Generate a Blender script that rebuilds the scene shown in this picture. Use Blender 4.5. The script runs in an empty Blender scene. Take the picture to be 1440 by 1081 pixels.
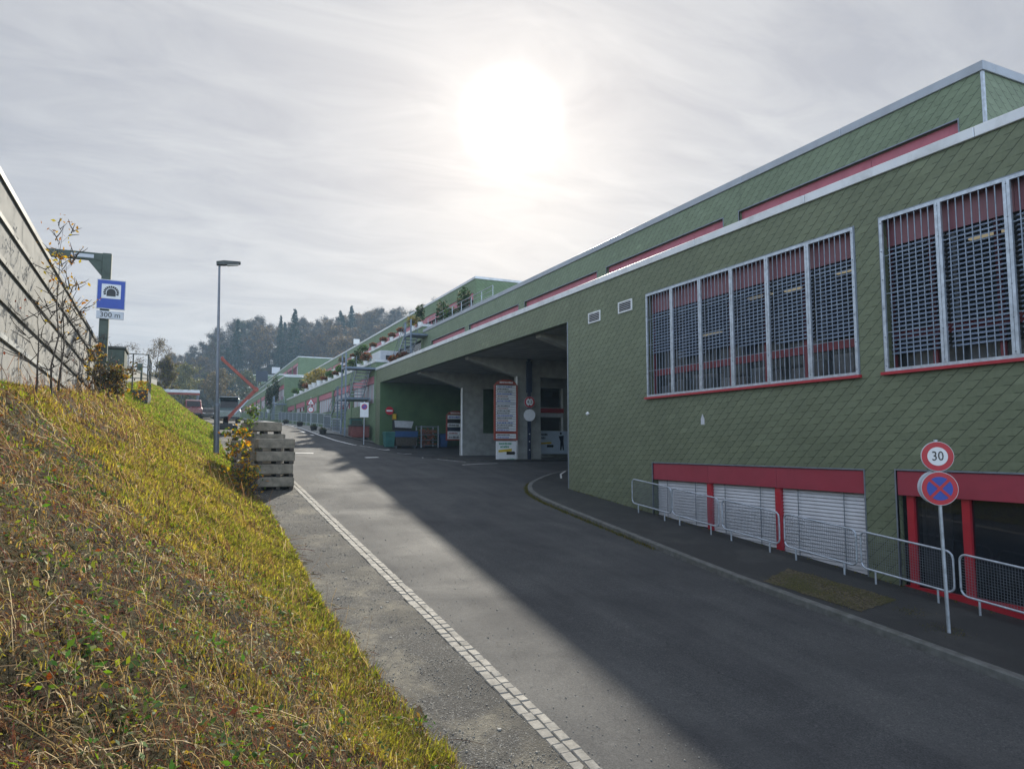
import bpy, bmesh, math, random
import numpy as np
from mathutils import Vector, Matrix
random.seed(7); RNG = np.random.default_rng(11)
SC = bpy.context.scene; COL = SC.collection
R = math.radians

# ------------------------------------------------------------------ camera, sky, sun, exposure
YAW, PITCH = 24.949, 5.0006
cam_d = bpy.data.cameras.new('camera'); cam = bpy.data.objects.new('camera', cam_d); COL.objects.link(cam)
cam_d.sensor_fit = 'HORIZONTAL'; cam_d.sensor_width = 36; cam_d.lens = 25.0
cam_d.clip_start = 0.05; cam_d.clip_end = 4000
cam.location = (0, 0, 0); cam.rotation_euler = (R(90 + PITCH), 0, R(-YAW))
SC.camera = cam

SUN_EL, SUN_AZ = 25.3, 24.95          # elevation, degrees to the right of +Y
SUN_DIR = Vector((math.sin(R(SUN_AZ)) * math.cos(R(SUN_EL)), math.cos(R(SUN_AZ)) * math.cos(R(SUN_EL)), math.sin(R(SUN_EL))))
world = bpy.data.worlds.new('World'); SC.world = world; world.use_nodes = True
def build_world():
    nt = world.node_tree; nt.nodes.clear(); N = nt.nodes.new; L = nt.links.new
    def math_(op, a=None, b=None, c=None, clamp=False):
        n = N('ShaderNodeMath'); n.operation = op; n.use_clamp = clamp
        for i, v in enumerate((a, b, c)):
            if v is None: continue
            if isinstance(v, (int, float)): n.inputs[i].default_value = v
            else: L(v, n.inputs[i])
        return n.outputs[0]
    out = N('ShaderNodeOutputWorld'); bg = N('ShaderNodeBackground'); bg.inputs['Strength'].default_value = 0.1
    sky = N('ShaderNodeTexSky'); sky.sky_type = 'NISHITA'; sky.sun_disc = False
    sky.sun_elevation = R(SUN_EL); sky.sun_rotation = R(SUN_AZ); sky.dust_density = 2.0; sky.air_density = 1.0
    tc = N('ShaderNodeTexCoord'); gen = tc.outputs['Generated']
    sep = N('ShaderNodeSeparateXYZ'); L(gen, sep.inputs[0])
    den = math_('MAXIMUM', math_('ADD', sep.outputs['Z'], 0.16), 0.05)
    px = math_('DIVIDE', sep.outputs['X'], den); py = math_('DIVIDE', sep.outputs['Y'], den)
    comb = N('ShaderNodeCombineXYZ'); L(px, comb.inputs[0]); L(py, comb.inputs[1])
    mp = N('ShaderNodeMapping'); L(comb.outputs[0], mp.inputs[0]); mp.inputs['Rotation'].default_value = (0, 0, R(28)); mp.inputs['Scale'].default_value = (0.9, 2.1, 1)
    n1 = N('ShaderNodeTexNoise'); L(mp.outputs[0], n1.inputs['Vector']); n1.inputs['Scale'].default_value = 2.6; n1.inputs['Detail'].default_value = 10; n1.inputs['Roughness'].default_value = 0.62; n1.inputs['Distortion'].default_value = 0.9
    n2 = N('ShaderNodeTexNoise'); L(comb.outputs[0], n2.inputs['Vector']); n2.inputs['Scale'].default_value = 0.6; n2.inputs['Detail'].default_value = 5
    cl = math_('ADD', math_('MULTIPLY', n1.outputs[0], 0.62), math_('MULTIPLY', n2.outputs[0], 0.38))
    cr = N('ShaderNodeMapRange'); L(cl, cr.inputs[0]); cr.inputs[1].default_value = 0.39; cr.inputs[2].default_value = 0.61; cr.inputs[3].default_value = 0.0; cr.inputs[4].default_value = 1.0
    cloud = N('ShaderNodeMix'); cloud.data_type = 'RGBA'; L(cr.outputs[0], cloud.inputs[0])
    cloud.inputs[6].default_value = (1.98, 2.0, 2.17, 1); cloud.inputs[7].default_value = (2.62, 2.62, 2.69, 1)
    cov = N('ShaderNodeMix'); cov.data_type = 'RGBA'; 
    L(sky.outputs[0], cov.inputs[6]); L(cloud.outputs[2], cov.inputs[7])
    # thin cloud lit through by the sun
    dot = N('ShaderNodeVectorMath'); dot.operation = 'DOT_PRODUCT'; nrm = N('ShaderNodeVectorMath'); nrm.operation = 'NORMALIZE'
    L(gen, nrm.inputs[0]); L(nrm.outputs[0], dot.inputs[0]); dot.inputs[1].default_value = SUN_DIR
    ang = math_('ARCCOSINE', math_('MINIMUM', dot.outputs['Value'], 0.99999))
    def lobe(sig, amp, pw=2.0):
        t = math_('POWER', math_('DIVIDE', ang, R(sig)), pw)
        return math_('MULTIPLY', math_('POWER', 2.71828, math_('MULTIPLY', t, -1.0)), amp)
    ck = N('ShaderNodeMapRange'); L(ang, ck.inputs[0]); ck.inputs[1].default_value = R(35); ck.inputs[2].default_value = R(110); ck.inputs[3].default_value = .95; ck.inputs[4].default_value = .42; L(ck.outputs[0], cov.inputs[0])
    glow = math_('ADD', math_('ADD', lobe(2.95, 8.0, 4.0), lobe(5.0, .42)), lobe(27, .45))
    gv = math_('MULTIPLY', glow, math_('ADD', math_('MULTIPLY', cr.outputs[0], 0.3), 0.85))
    gc = N('ShaderNodeCombineXYZ'); L(gv, gc.inputs[0]); L(math_('MULTIPLY', gv, 0.985), gc.inputs[1]); L(math_('MULTIPLY', gv, 0.94), gc.inputs[2])
    fill_gain = N('ShaderNodeMapRange'); L(ang, fill_gain.inputs[0]); fill_gain.inputs[1].default_value = R(45); fill_gain.inputs[2].default_value = R(105); fill_gain.inputs[3].default_value = 1.0; fill_gain.inputs[4].default_value = 2.6
    front = N('ShaderNodeVectorMath'); front.operation = 'SCALE'; L(cov.outputs[2], front.inputs[0]); L(fill_gain.outputs[0], front.inputs['Scale'])   # added fill: sky outside the view brightened to lift the shaded facade
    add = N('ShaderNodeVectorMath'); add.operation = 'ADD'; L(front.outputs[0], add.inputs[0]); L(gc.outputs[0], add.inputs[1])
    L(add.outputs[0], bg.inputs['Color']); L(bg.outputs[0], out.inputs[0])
    world.cycles.sampling_method = 'MANUAL'; world.cycles.sample_map_resolution = 512
build_world()
sun_d = bpy.data.lights.new('sun', 'SUN'); sun_d.energy = 3.7; sun_d.angle = R(1.1); sun_d.color = (1.0, 0.93, 0.80)
sun = bpy.data.objects.new('sun', sun_d); COL.objects.link(sun); sun.rotation_euler = SUN_DIR.to_track_quat('Z', 'Y').to_euler(); sun.location = (0, 0, 90)
VS = SC.view_settings; SC.display_settings.display_device = 'sRGB'
VS.view_transform = 'Standard'; VS.look = 'None'; VS.exposure = 1.15; VS.gamma = 1; VS.use_curve_mapping = False
SC.cycles.max_bounces = 6; SC.cycles.diffuse_bounces = 3; SC.cycles.glossy_bounces = 3; SC.cycles.transmission_bounces = 3; SC.cycles.transparent_max_bounces = 10; SC.cycles.volume_bounces = 0
SC.cycles.use_denoising = True; SC.cycles.caustics_reflective = False; SC.cycles.caustics_refractive = False; SC.cycles.sample_clamp_indirect = 6

# ------------------------------------------------------------------ helpers
ORIG = {}                                    # world origin of each parent
class MB:
    def __init__(s): s.v = []; s.f = []; s.smooth = False
    def quad(s, a, b, c, d): n = len(s.v); s.v += [tuple(a), tuple(b), tuple(c), tuple(d)]; s.f.append((n, n+1, n+2, n+3))
    def poly(s, pts): n = len(s.v); s.v += [tuple(p) for p in pts]; s.f.append(tuple(range(n, n+len(pts))))
    def box(s, x0, x1, y0, y1, z0, z1):
        n = len(s.v); s.v += [(x, y, z) for x in (x0, x1) for y in (y0, y1) for z in (z0, z1)]
        for f in ((0,1,3,2),(4,6,7,5),(0,4,5,1),(2,3,7,6),(0,2,6,4),(1,5,7,3)): s.f.append(tuple(n+i for i in f))
    def obox(s, o, ax, ay, az):              # corner/centre box from three half vectors
        o, ax, ay, az = (Vector(k) for k in (o, ax, ay, az)); n = len(s.v)
        s.v += [tuple(o + i*ax + j*ay + k*az) for i in (-1,1) for j in (-1,1) for k in (-1,1)]
        for f in ((0,1,3,2),(4,6,7,5),(0,4,5,1),(2,3,7,6),(0,2,6,4),(1,5,7,3)): s.f.append(tuple(n+i for i in f))
    def cbox(s, x0, x1, y0, y1, z0, z1, c=.02):   # chamfered box (top and vertical edges)
        rings = []
        for z, i in ((z0, c*.6), (z0+c, 0), (z1-c, 0), (z1, c)):
            xa, xb, ya, yb = x0+i, x1-i, y0+i, y1-i
            rings.append([(xa+c,ya,z),(xb-c,ya,z),(xb,ya+c,z),(xb,yb-c,z),(xb-c,yb,z),(xa+c,yb,z),(xa,yb-c,z),(xa,ya+c,z)])
        s.loft(rings)
    def loft(s, rings, cap=True):
        n = len(s.v); m = len(rings[0])
        for r in rings: s.v += [tuple(p) for p in r]
        for k in range(len(rings)-1):
            for i in range(m):
                j = (i+1) % m; s.f.append((n+k*m+i, n+k*m+j, n+(k+1)*m+j, n+(k+1)*m+i))
        if cap:
            s.f.append(tuple(n+i for i in reversed(range(m)))); s.f.append(tuple(n+(len(rings)-1)*m+i for i in range(m)))
    def tube(s, pts, r, n=6, closed=False):
        pts = [Vector(p) for p in pts]; rings = []; m = len(pts); up = Vector((0.13, 0.21, 0.97))
        for i, p in enumerate(pts):
            a = pts[(i-1) % m] if (closed or i > 0) else p; b = pts[(i+1) % m] if (closed or i < m-1) else p
            t = (b-a).normalized(); u = t.cross(up)
            if u.length < 1e-3: u = t.cross(Vector((1, 0, 0)))
            u.normalize(); w = u.cross(t).normalized(); rr = r[i] if isinstance(r, (list, tuple)) else r
            rings.append([p + u*rr*math.cos(2*math.pi*k/n) + w*rr*math.sin(2*math.pi*k/n) for k in range(n)])
        if closed: rings.append(rings[0])
        s.loft(rings, cap=not closed)
    def cyl(s, p0, p1, r0, r1=None, n=12): s.tube([p0, p1], [r0, r0 if r1 is None else r1], n)
    def prism(s, pts, off):                   # polygon extruded by vector off
        pts = [Vector(p) for p in pts]; off = Vector(off); s.loft([pts, [p+off for p in pts]])
    def disc(s, c, nrm, r, th, n=32, sx=1.0):
        c = Vector(c); nrm = Vector(nrm).normalized(); u = Vector((0,0,1)).cross(nrm); u.normalize(); w = nrm.cross(u)
        ring = [c + u*r*math.cos(2*math.pi*k/n) + w*r*math.sin(2*math.pi*k/n) for k in range(n)]
        s.loft([[p - nrm*th for p in ring], ring])
    def build(s, name, mat, parent=None, smooth=False, origin=None):
        o0 = Vector(ORIG.get(parent.name, (0,0,0))) if parent is not None else Vector(origin or (0,0,0))
        me = bpy.data.meshes.new(name); me.from_pydata([tuple(Vector(p)-o0) for p in s.v], [], s.f); me.update()
        if smooth or s.smooth:
            for p in me.polygons: p.use_smooth = True
        me.materials.append(mat); o = bpy.data.objects.new(name, me); COL.objects.link(o)
        if parent is not None: o.parent = parent; ORIG[o.name] = tuple(o0)
        else:
            o.location = o0; ORIG[o.name] = tuple(o0)
        return o
def tag(o, label=None, cat=None, group=None, kind=None):
    if label: o['label'] = label
    if cat: o['category'] = cat
    if group: o['group'] = group
    if kind: o['kind'] = kind
    return o
def thing(name, loc, label, cat, group=None, rz=0.0):
    o = bpy.data.objects.new(name, None); o.empty_display_size = .2; COL.objects.link(o); o.location = loc; o.rotation_euler = (0, 0, rz)
    ORIG[o.name] = tuple(loc) if rz == 0 else (0, 0, 0)     # a turned thing is built in its own axes
    return tag(o, label, cat, group)
def copy_tree(o, loc=None, rz=None, label=None, sc=None, parent=None):
    c = o.copy(); COL.objects.link(c)
    if parent is not None: c.parent = parent
    if loc is not None: c.location = loc
    if rz is not None: c.rotation_euler = (0, 0, rz)
    if sc is not None: c.scale = (sc, sc, sc) if isinstance(sc, (int, float)) else sc
    if label: c['label'] = label
    for ch in list(o.children): copy_tree(ch, parent=c)
    return c
def part_text(body, size, loc, mat, parent, name='lettering', rot=(R(90), 0, 0), align='CENTER', ext=0.002, sx=1.0):
    cu = bpy.data.curves.new(name, 'FONT'); cu.body = body; cu.size = size; cu.align_x = align; cu.align_y = 'CENTER'; cu.extrude = ext; cu.resolution_u = 3
    t = bpy.data.objects.new('tmp', cu); COL.objects.link(t); dg = bpy.context.evaluated_depsgraph_get()
    me = bpy.data.meshes.new_from_object(t.evaluated_get(dg)); COL.objects.unlink(t); bpy.data.objects.remove(t)
    me.transform(Matrix.Translation(loc) @ Matrix.Rotation(rot[2], 4, 'Z') @ Matrix.Rotation(rot[0], 4, 'X') @ Matrix.Diagonal((sx, 1, 1, 1))); me.materials.clear(); me.materials.append(mat)
    o = bpy.data.objects.new(name, me); COL.objects.link(o); o.parent = parent; return o

# ------------------------------------------------------------------ materials
def nmat(name):
    m = bpy.data.materials.new(name); m.use_nodes = True; nt = m.node_tree; nt.nodes.clear()
    out = nt.nodes.new('ShaderNodeOutputMaterial'); b = nt.nodes.new('ShaderNodeBsdfPrincipled'); nt.links.new(b.outputs[0], out.inputs[0])
    return m, nt, b, out
class NB:                                     # small node builder
    def __init__(s, nt): s.nt = nt; s.N = nt.nodes.new; s.L = nt.links.new
    def m(s, op, a, b=None, c=None, clamp=False):
        n = s.N('ShaderNodeMath'); n.operation = op; n.use_clamp = clamp
        for i, v in enumerate((a, b, c)):
            if v is None: continue
            if isinstance(v, (int, float)): n.inputs[i].default_value = v
            else: s.L(v, n.inputs[i])
        return n.outputs[0]
    def noise(s, vec, scale, detail=4, rough=.55, dist=0.0):
        n = s.N('ShaderNodeTexNoise'); n.inputs['Scale'].default_value = scale; n.inputs['Detail'].default_value = detail; n.inputs['Roughness'].default_value = rough; n.inputs['Distortion'].default_value = dist
        s.L(vec, n.inputs['Vector']); return n.outputs[0]
    def rng(s, v, a, b, c, d):
        n = s.N('ShaderNodeMapRange'); s.L(v, n.inputs[0])
        for i, k in enumerate((a, b, c, d)): n.inputs[i+1].default_value = k
        return n.outputs[0]
    def mix(s, f, a, b, mode='MIX'):
        n = s.N('ShaderNodeMix'); n.data_type = 'RGBA'; n.blend_type = mode
        for i, v in ((0, f), (6, a), (7, b)):
            if isinstance(v, (int, float)): n.inputs[i].default_value = v
            elif isinstance(v, tuple): n.inputs[i].default_value = (*v[:3], 1)
            else: s.L(v, n.inputs[i])
        return n.outputs[2]
    def obj(s):
        t = s.N('ShaderNodeTexCoord'); return t.outputs['Object']
    def pos(s):
        t = s.N('ShaderNodeNewGeometry'); return t.outputs['Position']
    def bump(s, h, strength, dist, b):
        n = s.N('ShaderNodeBump'); n.inputs['Strength'].default_value = strength; n.inputs['Distance'].default_value = dist; s.L(h, n.inputs['Height']); s.L(n.outputs[0], b.inputs['Normal']); return n
def mat(name, col, rough=.6, metal=0.0, var=.18, scale=3.0, bump=.15, spec=.5, dirt=None, dscale=1.2, bscale=None):
    m, nt, b, out = nmat(name); k = NB(nt); P = k.pos()
    n = k.noise(P, scale, 6); n2 = k.noise(P, dscale, 7, .65, .6)
    c0 = tuple(v*(1-var) for v in col); c1 = tuple(min(1, v*(1+var)) for v in col)
    c = k.mix(k.rng(n, .3, .7, 0, 1), c0, c1)
    if dirt: c = k.mix(k.rng(n2, .5, .75, 0, .75), c, dirt)
    k.L(c, b.inputs['Base Color']); b.inputs['Metallic'].default_value = metal; b.inputs['Specular IOR Level'].default_value = spec
    k.L(k.rng(n2, .3, .7, max(.02, rough-.1), min(1, rough+.1)), b.inputs['Roughness'])
    if bump: k.bump(k.noise(P, bscale or scale*9, 5), bump, .02, b)
    return m
def flat(name, col, rough=.5, metal=0.0, spec=.5): return mat(name, col, rough, metal, var=.07, scale=6, bump=0, spec=spec)
M = {}
M['galv'] = mat('galvanised_steel', (.43, .48, .54), .42, .55, var=.22, scale=9, bump=.05)
M['galv_dark'] = mat('dull_steel', (.20, .23, .27), .5, .45, var=.2, scale=6, bump=.05)
M['stair'] = mat('stair_steel', (.17, .21, .27), .45, .45, var=.2, scale=6, bump=.05)
M['red_inside'] = mat('dull_red_frame', (.17, .03, .04), .5, var=.12, scale=3, bump=.02)
M['bars'] = mat('grille_bar', (.26, .31, .38), .5, .4, var=.2, scale=9, bump=.05)
M['cap'] = mat('parapet_metal', (.62, .64, .66), .42, .35, var=.08, scale=1.5, bump=.03, dirt=(.42,.43,.43))
M['cap_dull'] = mat('weathered_metal', (.33, .36, .40), .45, .5, var=.1, scale=1.5, bump=.03)
M['red'] = mat('red_cladding', (.31, .042, .066), .38, var=.1, scale=1.2, bump=.02, dirt=(.24,.03,.045))
M['red_faded'] = mat('faded_pink_cladding', (.42, .11, .15), .45, var=.12, scale=1.2, bump=.02, dirt=(.30,.075,.11))
M['red_shop'] = mat('red_frame_paint', (.38, .022, .035), .35, var=.1, scale=3, bump=.02)
M['green_paint'] = mat('green_render', (.060, .115, .046), .75, var=.12, scale=1.0, bump=.08, dirt=(.04,.085,.042))
M['concrete'] = mat('concrete', (.30, .305, .29), .85, var=.2, scale=2.2, bump=.3, dirt=(.18,.185,.17))
M['concrete_dark'] = mat('old_concrete', (.22, .22, .205), .9, var=.3, scale=3, bump=.5, dirt=(.10,.10,.085), dscale=2.5)
M['block'] = mat('block_concrete', (.26, .23, .18), .9, var=.35, scale=4, bump=.5, dirt=(.08,.078,.065), dscale=3)
M['wood_dark'] = mat('dark_timber', (.06, .05, .04), .85, var=.4, scale=8, bump=.4)
M['blind'] = mat('aluminium_blind', (.50, .515, .55), .45, .3, var=.1, scale=2, bump=0)
M['blind_blue'] = mat('grey_blue_blind', (.25, .31, .41), .45, .25, var=.12, scale=2, bump=0)
M['white'] = mat('white_paint', (.74, .75, .76), .5, var=.06, scale=3, bump=.02, dirt=(.55,.55,.54))
M['wall_panel'] = mat('pale_noise_panel', (.30, .302, .29), .9, var=.06, scale=1.0, bump=.04, spec=.15, dirt=(.19,.19,.185), dscale=2.0)
M['rail_dark'] = mat('dark_rail', (.055, .06, .055), .5, .2, var=.2, scale=5, bump=.1)
M['rail_pale'] = mat('pale_rail', (.34, .36, .36), .5, .3, var=.15, scale=5, bump=.1)
M['post_green'] = mat('green_grey_steel', (.055, .075, .058), .5, .1, var=.2, scale=5, bump=.08)
M['lamp_steel'] = mat('lamp_steel', (.17, .185, .215), .45, .45, var=.14, scale=4, bump=.04)
M['black'] = mat('black_paint', (.018, .018, .02), .5, var=.2, scale=5, bump=.05)
M['navy'] = mat('navy_paint', (.012, .02, .045), .45, var=.2, scale=5, bump=.04)
M['orange'] = mat('orange_red_paint', (.30, .055, .035), .4, var=.15, scale=5, bump=.04, dirt=(.22,.05,.03))
M['sign_red'] = flat('sign_red', (.45, .012, .03), .35)
M['sign_blue'] = flat('sign_blue', (.012, .055, .36), .35)
M['sign_white'] = flat('sign_white', (.72, .73, .75), .4)
M['sign_black'] = flat('sign_black', (.012, .012, .014), .4)
M['sign_grey'] = flat('sign_grey', (.52, .54, .58), .4)
M['sign_yellow'] = flat('sign_yellow', (.62, .44, .02), .4)
M['sign_green'] = flat('sign_green', (.02, .27, .14), .4)
M['bin_blue'] = mat('blue_plastic', (.02, .07, .19), .5, var=.15, scale=3, bump=.05)
M['teal'] = mat('teal_metal', (.03, .13, .12), .5, var=.2, scale=3, bump=.05)
M['line'] = mat('road_paint', (.62, .62, .60), .75, var=.2, scale=4, bump=.2, dirt=(.30,.30,.30), dscale=5)
M['terracotta'] = mat('terracotta', (.30, .12, .07), .8, var=.2, scale=4, bump=.2)
M['bark'] = mat('bark', (.07, .055, .045), .9, var=.35, scale=6, bump=.5)
M['bark_far'] = mat('grey_bark', (.085, .072, .062), .9, var=.3, scale=2, bump=.2)
M['tyre'] = mat('tyre_rubber', (.018, .018, .018), .85, var=.2, scale=8, bump=.1)
M['curtain'] = mat('pale_curtain', (.45, .46, .48), .8, var=.12, scale=7, bump=.1)
M['interior'] = mat('dim_interior', (.13, .135, .14), .9, var=.2, scale=1.2, bump=.05)
def glass_mat(name, tint=(.05, .06, .07), rough=.03, alpha=.55):
    m, nt, b, out = nmat(name); k = NB(nt)
    b.inputs['Base Color'].default_value = (*tint, 1); b.inputs['Roughness'].default_value = rough; b.inputs['Specular IOR Level'].default_value = .6
    tr = nt.nodes.new('ShaderNodeBsdfTransparent'); mx = nt.nodes.new('ShaderNodeMixShader'); fr = nt.nodes.new('ShaderNodeFresnel'); fr.inputs[0].default_value = 1.5
    f = k.m('ADD', k.m('MULTIPLY', fr.outputs[0], 1-alpha), alpha, clamp=True)
    k.L(f, mx.inputs[0]); k.L(tr.outputs[0], mx.inputs[1]); k.L(b.outputs[0], mx.inputs[2]); k.L(mx.outputs[0], out.inputs[0]); return m
M['glass'] = glass_mat('window_glass', alpha=.45)
M['glass_dark'] = glass_mat('dark_glass', (.012, .015, .02), .02, .8)
def shingle_mat(name, col, col2, d=.33, h=.155):
    m, nt, b, out = nmat(name); k = NB(nt); P = k.pos(); sep = nt.nodes.new('ShaderNodeSeparateXYZ'); k.L(P, sep.inputs[0])
    X, Y, Z = sep.outputs; xy = k.m('ADD', X, Y)
    s = k.m('DIVIDE', k.m('ADD', xy, k.m('MULTIPLY', Z, 1.08)), d); i = k.m('FLOOR', s); fs = k.m('SUBTRACT', s, i)
    t = k.m('ADD', k.m('DIVIDE', Z, h), k.m('MULTIPLY', i, 0.06)); j = k.m('FLOOR', t); ft = k.m('SUBTRACT', t, j)
    cb = nt.nodes.new('ShaderNodeCombineXYZ'); k.L(i, cb.inputs[0]); k.L(j, cb.inputs[1])
    wn = nt.nodes.new('ShaderNodeTexWhiteNoise'); wn.noise_dimensions = '2D'; k.L(cb.outputs[0], wn.inputs['Vector'])
    e1 = k.rng(k.m('MINIMUM', fs, k.m('SUBTRACT', 1.0, fs)), .0, .042, 1, 0); e2 = k.rng(ft, .0, .12, 1, 0)
    line = k.m('MAXIMUM', e1, k.m('MULTIPLY', k.m('MULTIPLY', e2, k.rng(fs, .34, .46, 1, .06)), .8))
    n = k.noise(P, .55, 6, .6); n3 = k.noise(P, 14, 4)
    c = k.mix(wn.outputs[0], tuple(v*.97 for v in col), tuple(v*1.03 for v in col2)); c = k.mix(k.rng(wn.outputs[0], .985, .99, 0, .3), c, tuple(v*1.5 for v in col2)); c = k.mix(k.rng(n, .38, .68, 0, .45), c, tuple(v*.72 for v in col)); c = k.mix(k.rng(n3, .35, .7, 0, .25), c, tuple(v*1.35 for v in col2))
    # dark streaks down from the edge of the parapet and lichen flecks
    mp = nt.nodes.new('ShaderNodeMapping'); k.L(P, mp.inputs[0]); mp.inputs['Scale'].default_value = (2.2, 2.2, .12)
    st = k.noise(mp.outputs[0], 1.3, 6, .6); c = k.mix(k.rng(st, .55, .8, 0, .4), c, tuple(v*.55 for v in col))
    c = k.mix(k.m('MULTIPLY', line, .92), c, (.008, .012, .010))
    k.L(c, b.inputs['Base Color']); b.inputs['Roughness'].default_value = .6; b.inputs['Specular IOR Level'].default_value = .45
    hgt = k.m('ADD', k.m('ADD', k.m('MULTIPLY', ft, -.35), k.m('MULTIPLY', fs, -.45)), k.m('ADD', k.m('MULTIPLY', line, -.5), k.m('ADD', k.m('MULTIPLY', n3, .12), k.m('MULTIPLY', wn.outputs[0], .25))))
    k.bump(hgt, .55, .02, b); return m
M['shingle'] = shingle_mat('olive_green_shingles', (.124, .146, .088), (.146, .170, .104))
M['shingle_up'] = shingle_mat('fresh_green_shingles', (.150, .194, .122), (.178, .228, .148))
M['shingle_far'] = shingle_mat('light_green_shingles', (.128, .190, .100), (.158, .228, .126))
# ------------------------------------------------------------------ lie of the land
_Y = np.arange(-120, 900.1, .5)
_S = np.interp(_Y, [-120, -40, -20, 50, 70, 130, 200, 900], [.02, .03, .09, .09, .047, .047, .02, .02])
_Z = np.concatenate([[0], np.cumsum((_S[1:]+_S[:-1])*.25)]); _Z = _Z - np.interp(0, _Y, _Z) - 3.813
def zr(y): return np.interp(y, _Y, _Z)
def sm(t): t = np.clip(t, 0, 1); return t*t*(3-2*t)
def zfloor(y): return np.interp(y, [-120, 33, 36, 43.5, 51.8, 53, 62], [float(zr(-120)), float(zr(33)), -.70, -.80, .08, .20, float(zr(62))])
def H(x, y):                                   # road, forecourt and passage floor
    w = sm((np.asarray(x, float)-9.5)/4.5) * sm((np.asarray(y, float)-30)/4)
    return zr(y)*(1-w) + np.minimum(zr(y), zfloor(y))*w
def xtoe(y): return np.interp(y, [-20, 0, 7, 8.5, 10, 13, 18, 22, 26, 40, 60, 160], [2.9, 2.7, 2.58, 2.46, 2.34, 2.24, 2.33, 2.36, 2.1, 2.0, 2.2, 2.2])
def hbank(y): return np.interp(y, [-20, 15, 30, 60, 100, 160], [3.6, 3.48, 3.02, 3.2, 3.9, 3.9])
def wob(x, y, s): return (np.sin(x*1.7*s+y*.9*s+1.3)+np.sin(-x*1.1*s+y*2.3*s+.4)+np.sin(x*3.1*s-y*1.9*s+2.2)+np.sin(x*.6*s+y*3.7*s+5.))/4
def bank(x, y):
    x = np.asarray(x, float); y = np.asarray(y, float); xt = xtoe(y)+.10*wob(x*0+3, y, .8)
    t = np.clip((xt-x)/(xt+2.7), 0, 1.0); S = np.where(t < .12, t*t/.24, t-.06)/.94; S = np.where(t > .86, (.80/.94)+(1-((1-np.clip((t-.86)/.14, 0, 1))**2))*.149, S)
    amp = np.clip(t*6, 0, 1)
    return zr(y) + hbank(y)*S + amp*(.06*wob(x, y, 1.6)+.035*wob(x, y, 4.3)) + .02*np.clip(-2.7-x, 0, 5)
def hill(x, y):
    lat = np.clip(20 + .21*np.asarray(x, float), 6, 62); return lat * sm((np.asarray(y, float)-205)/150)
# ------------------------------------------------------------------ ground materials
def asphalt():
    m, nt, b, out = nmat('asphalt'); k = NB(nt); P = k.pos()
    g = k.noise(P, 48, 3, .8); g2 = k.noise(P, 17, 5, .85); big = k.noise(P, .45, 6, .6, .4); mp = nt.nodes.new('ShaderNodeMapping'); k.L(P, mp.inputs[0]); mp.inputs['Scale'].default_value = (1.6, .10, 1); streak = k.noise(mp.outputs[0], 1.1, 5, .6)
    c = k.mix(k.rng(g, .35, .68, 0, 1), (.034, .035, .038), (.125, .125, .122)); c = k.mix(k.rng(g2, .55, .72, 0, .8), c, (.20, .197, .19))
    c = k.mix(k.rng(big, .35, .66, 0, .65), c, (.042, .042, .045)); c = k.mix(k.rng(streak, .42, .7, 0, .3), c, (.125, .123, .118))
    v = nt.nodes.new('ShaderNodeTexVoronoi'); v.feature = 'DISTANCE_TO_EDGE'; v.inputs['Scale'].default_value = .28; nz = nt.nodes.new('ShaderNodeTexNoise'); nz.inputs['Scale'].default_value = 1.7; nz.inputs['Detail'].default_value = 6; k.L(P, nz.inputs['Vector'])
    wv = nt.nodes.new('ShaderNodeVectorMath'); wv.operation = 'ADD'; k.L(P, wv.inputs[0]); k.L(nz.outputs['Color'], wv.inputs[1]); k.L(wv.outputs[0], v.inputs['Vector'])
    crack = k.m('MULTIPLY', k.rng(v.outputs['Distance'], 0, .006, 1, 0), k.rng(k.noise(P, .3, 3), .60, .68, 0, .6)); c = k.mix(crack, c, (.022, .022, .022))
    k.L(c, b.inputs['Base Color']); k.L(k.rng(big, .3, .7, .8, .95), b.inputs['Roughness']); b.inputs['Specular IOR Level'].default_value = .12
    k.bump(k.m('ADD', g, k.m('MULTIPLY', g2, .8)), .5, .006, b); return m
M['asphalt'] = asphalt()
def asphalt_walk():
    m, nt, b, out = nmat('pavement_asphalt'); k = NB(nt); P = k.pos()
    g = k.noise(P, 150, 3, .7); big = k.noise(P, .9, 6, .65, .4)
    c = k.mix(k.rng(g, .35, .7, 0, 1), (.024, .025, .026), (.062, .062, .06)); c = k.mix(k.rng(big, .5, .75, 0, .6), c, (.085, .085, .078)); c = k.mix(k.rng(k.noise(P, 3.3, 6, .7), .62, .76, 0, .6), c, (.05, .058, .03))
    k.L(c, b.inputs['Base Color']); b.inputs['Roughness'].default_value = .8; b.inputs['Specular IOR Level'].default_value = .3; k.bump(g, .5, .006, b); return m
M['walk'] = asphalt_walk()
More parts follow.
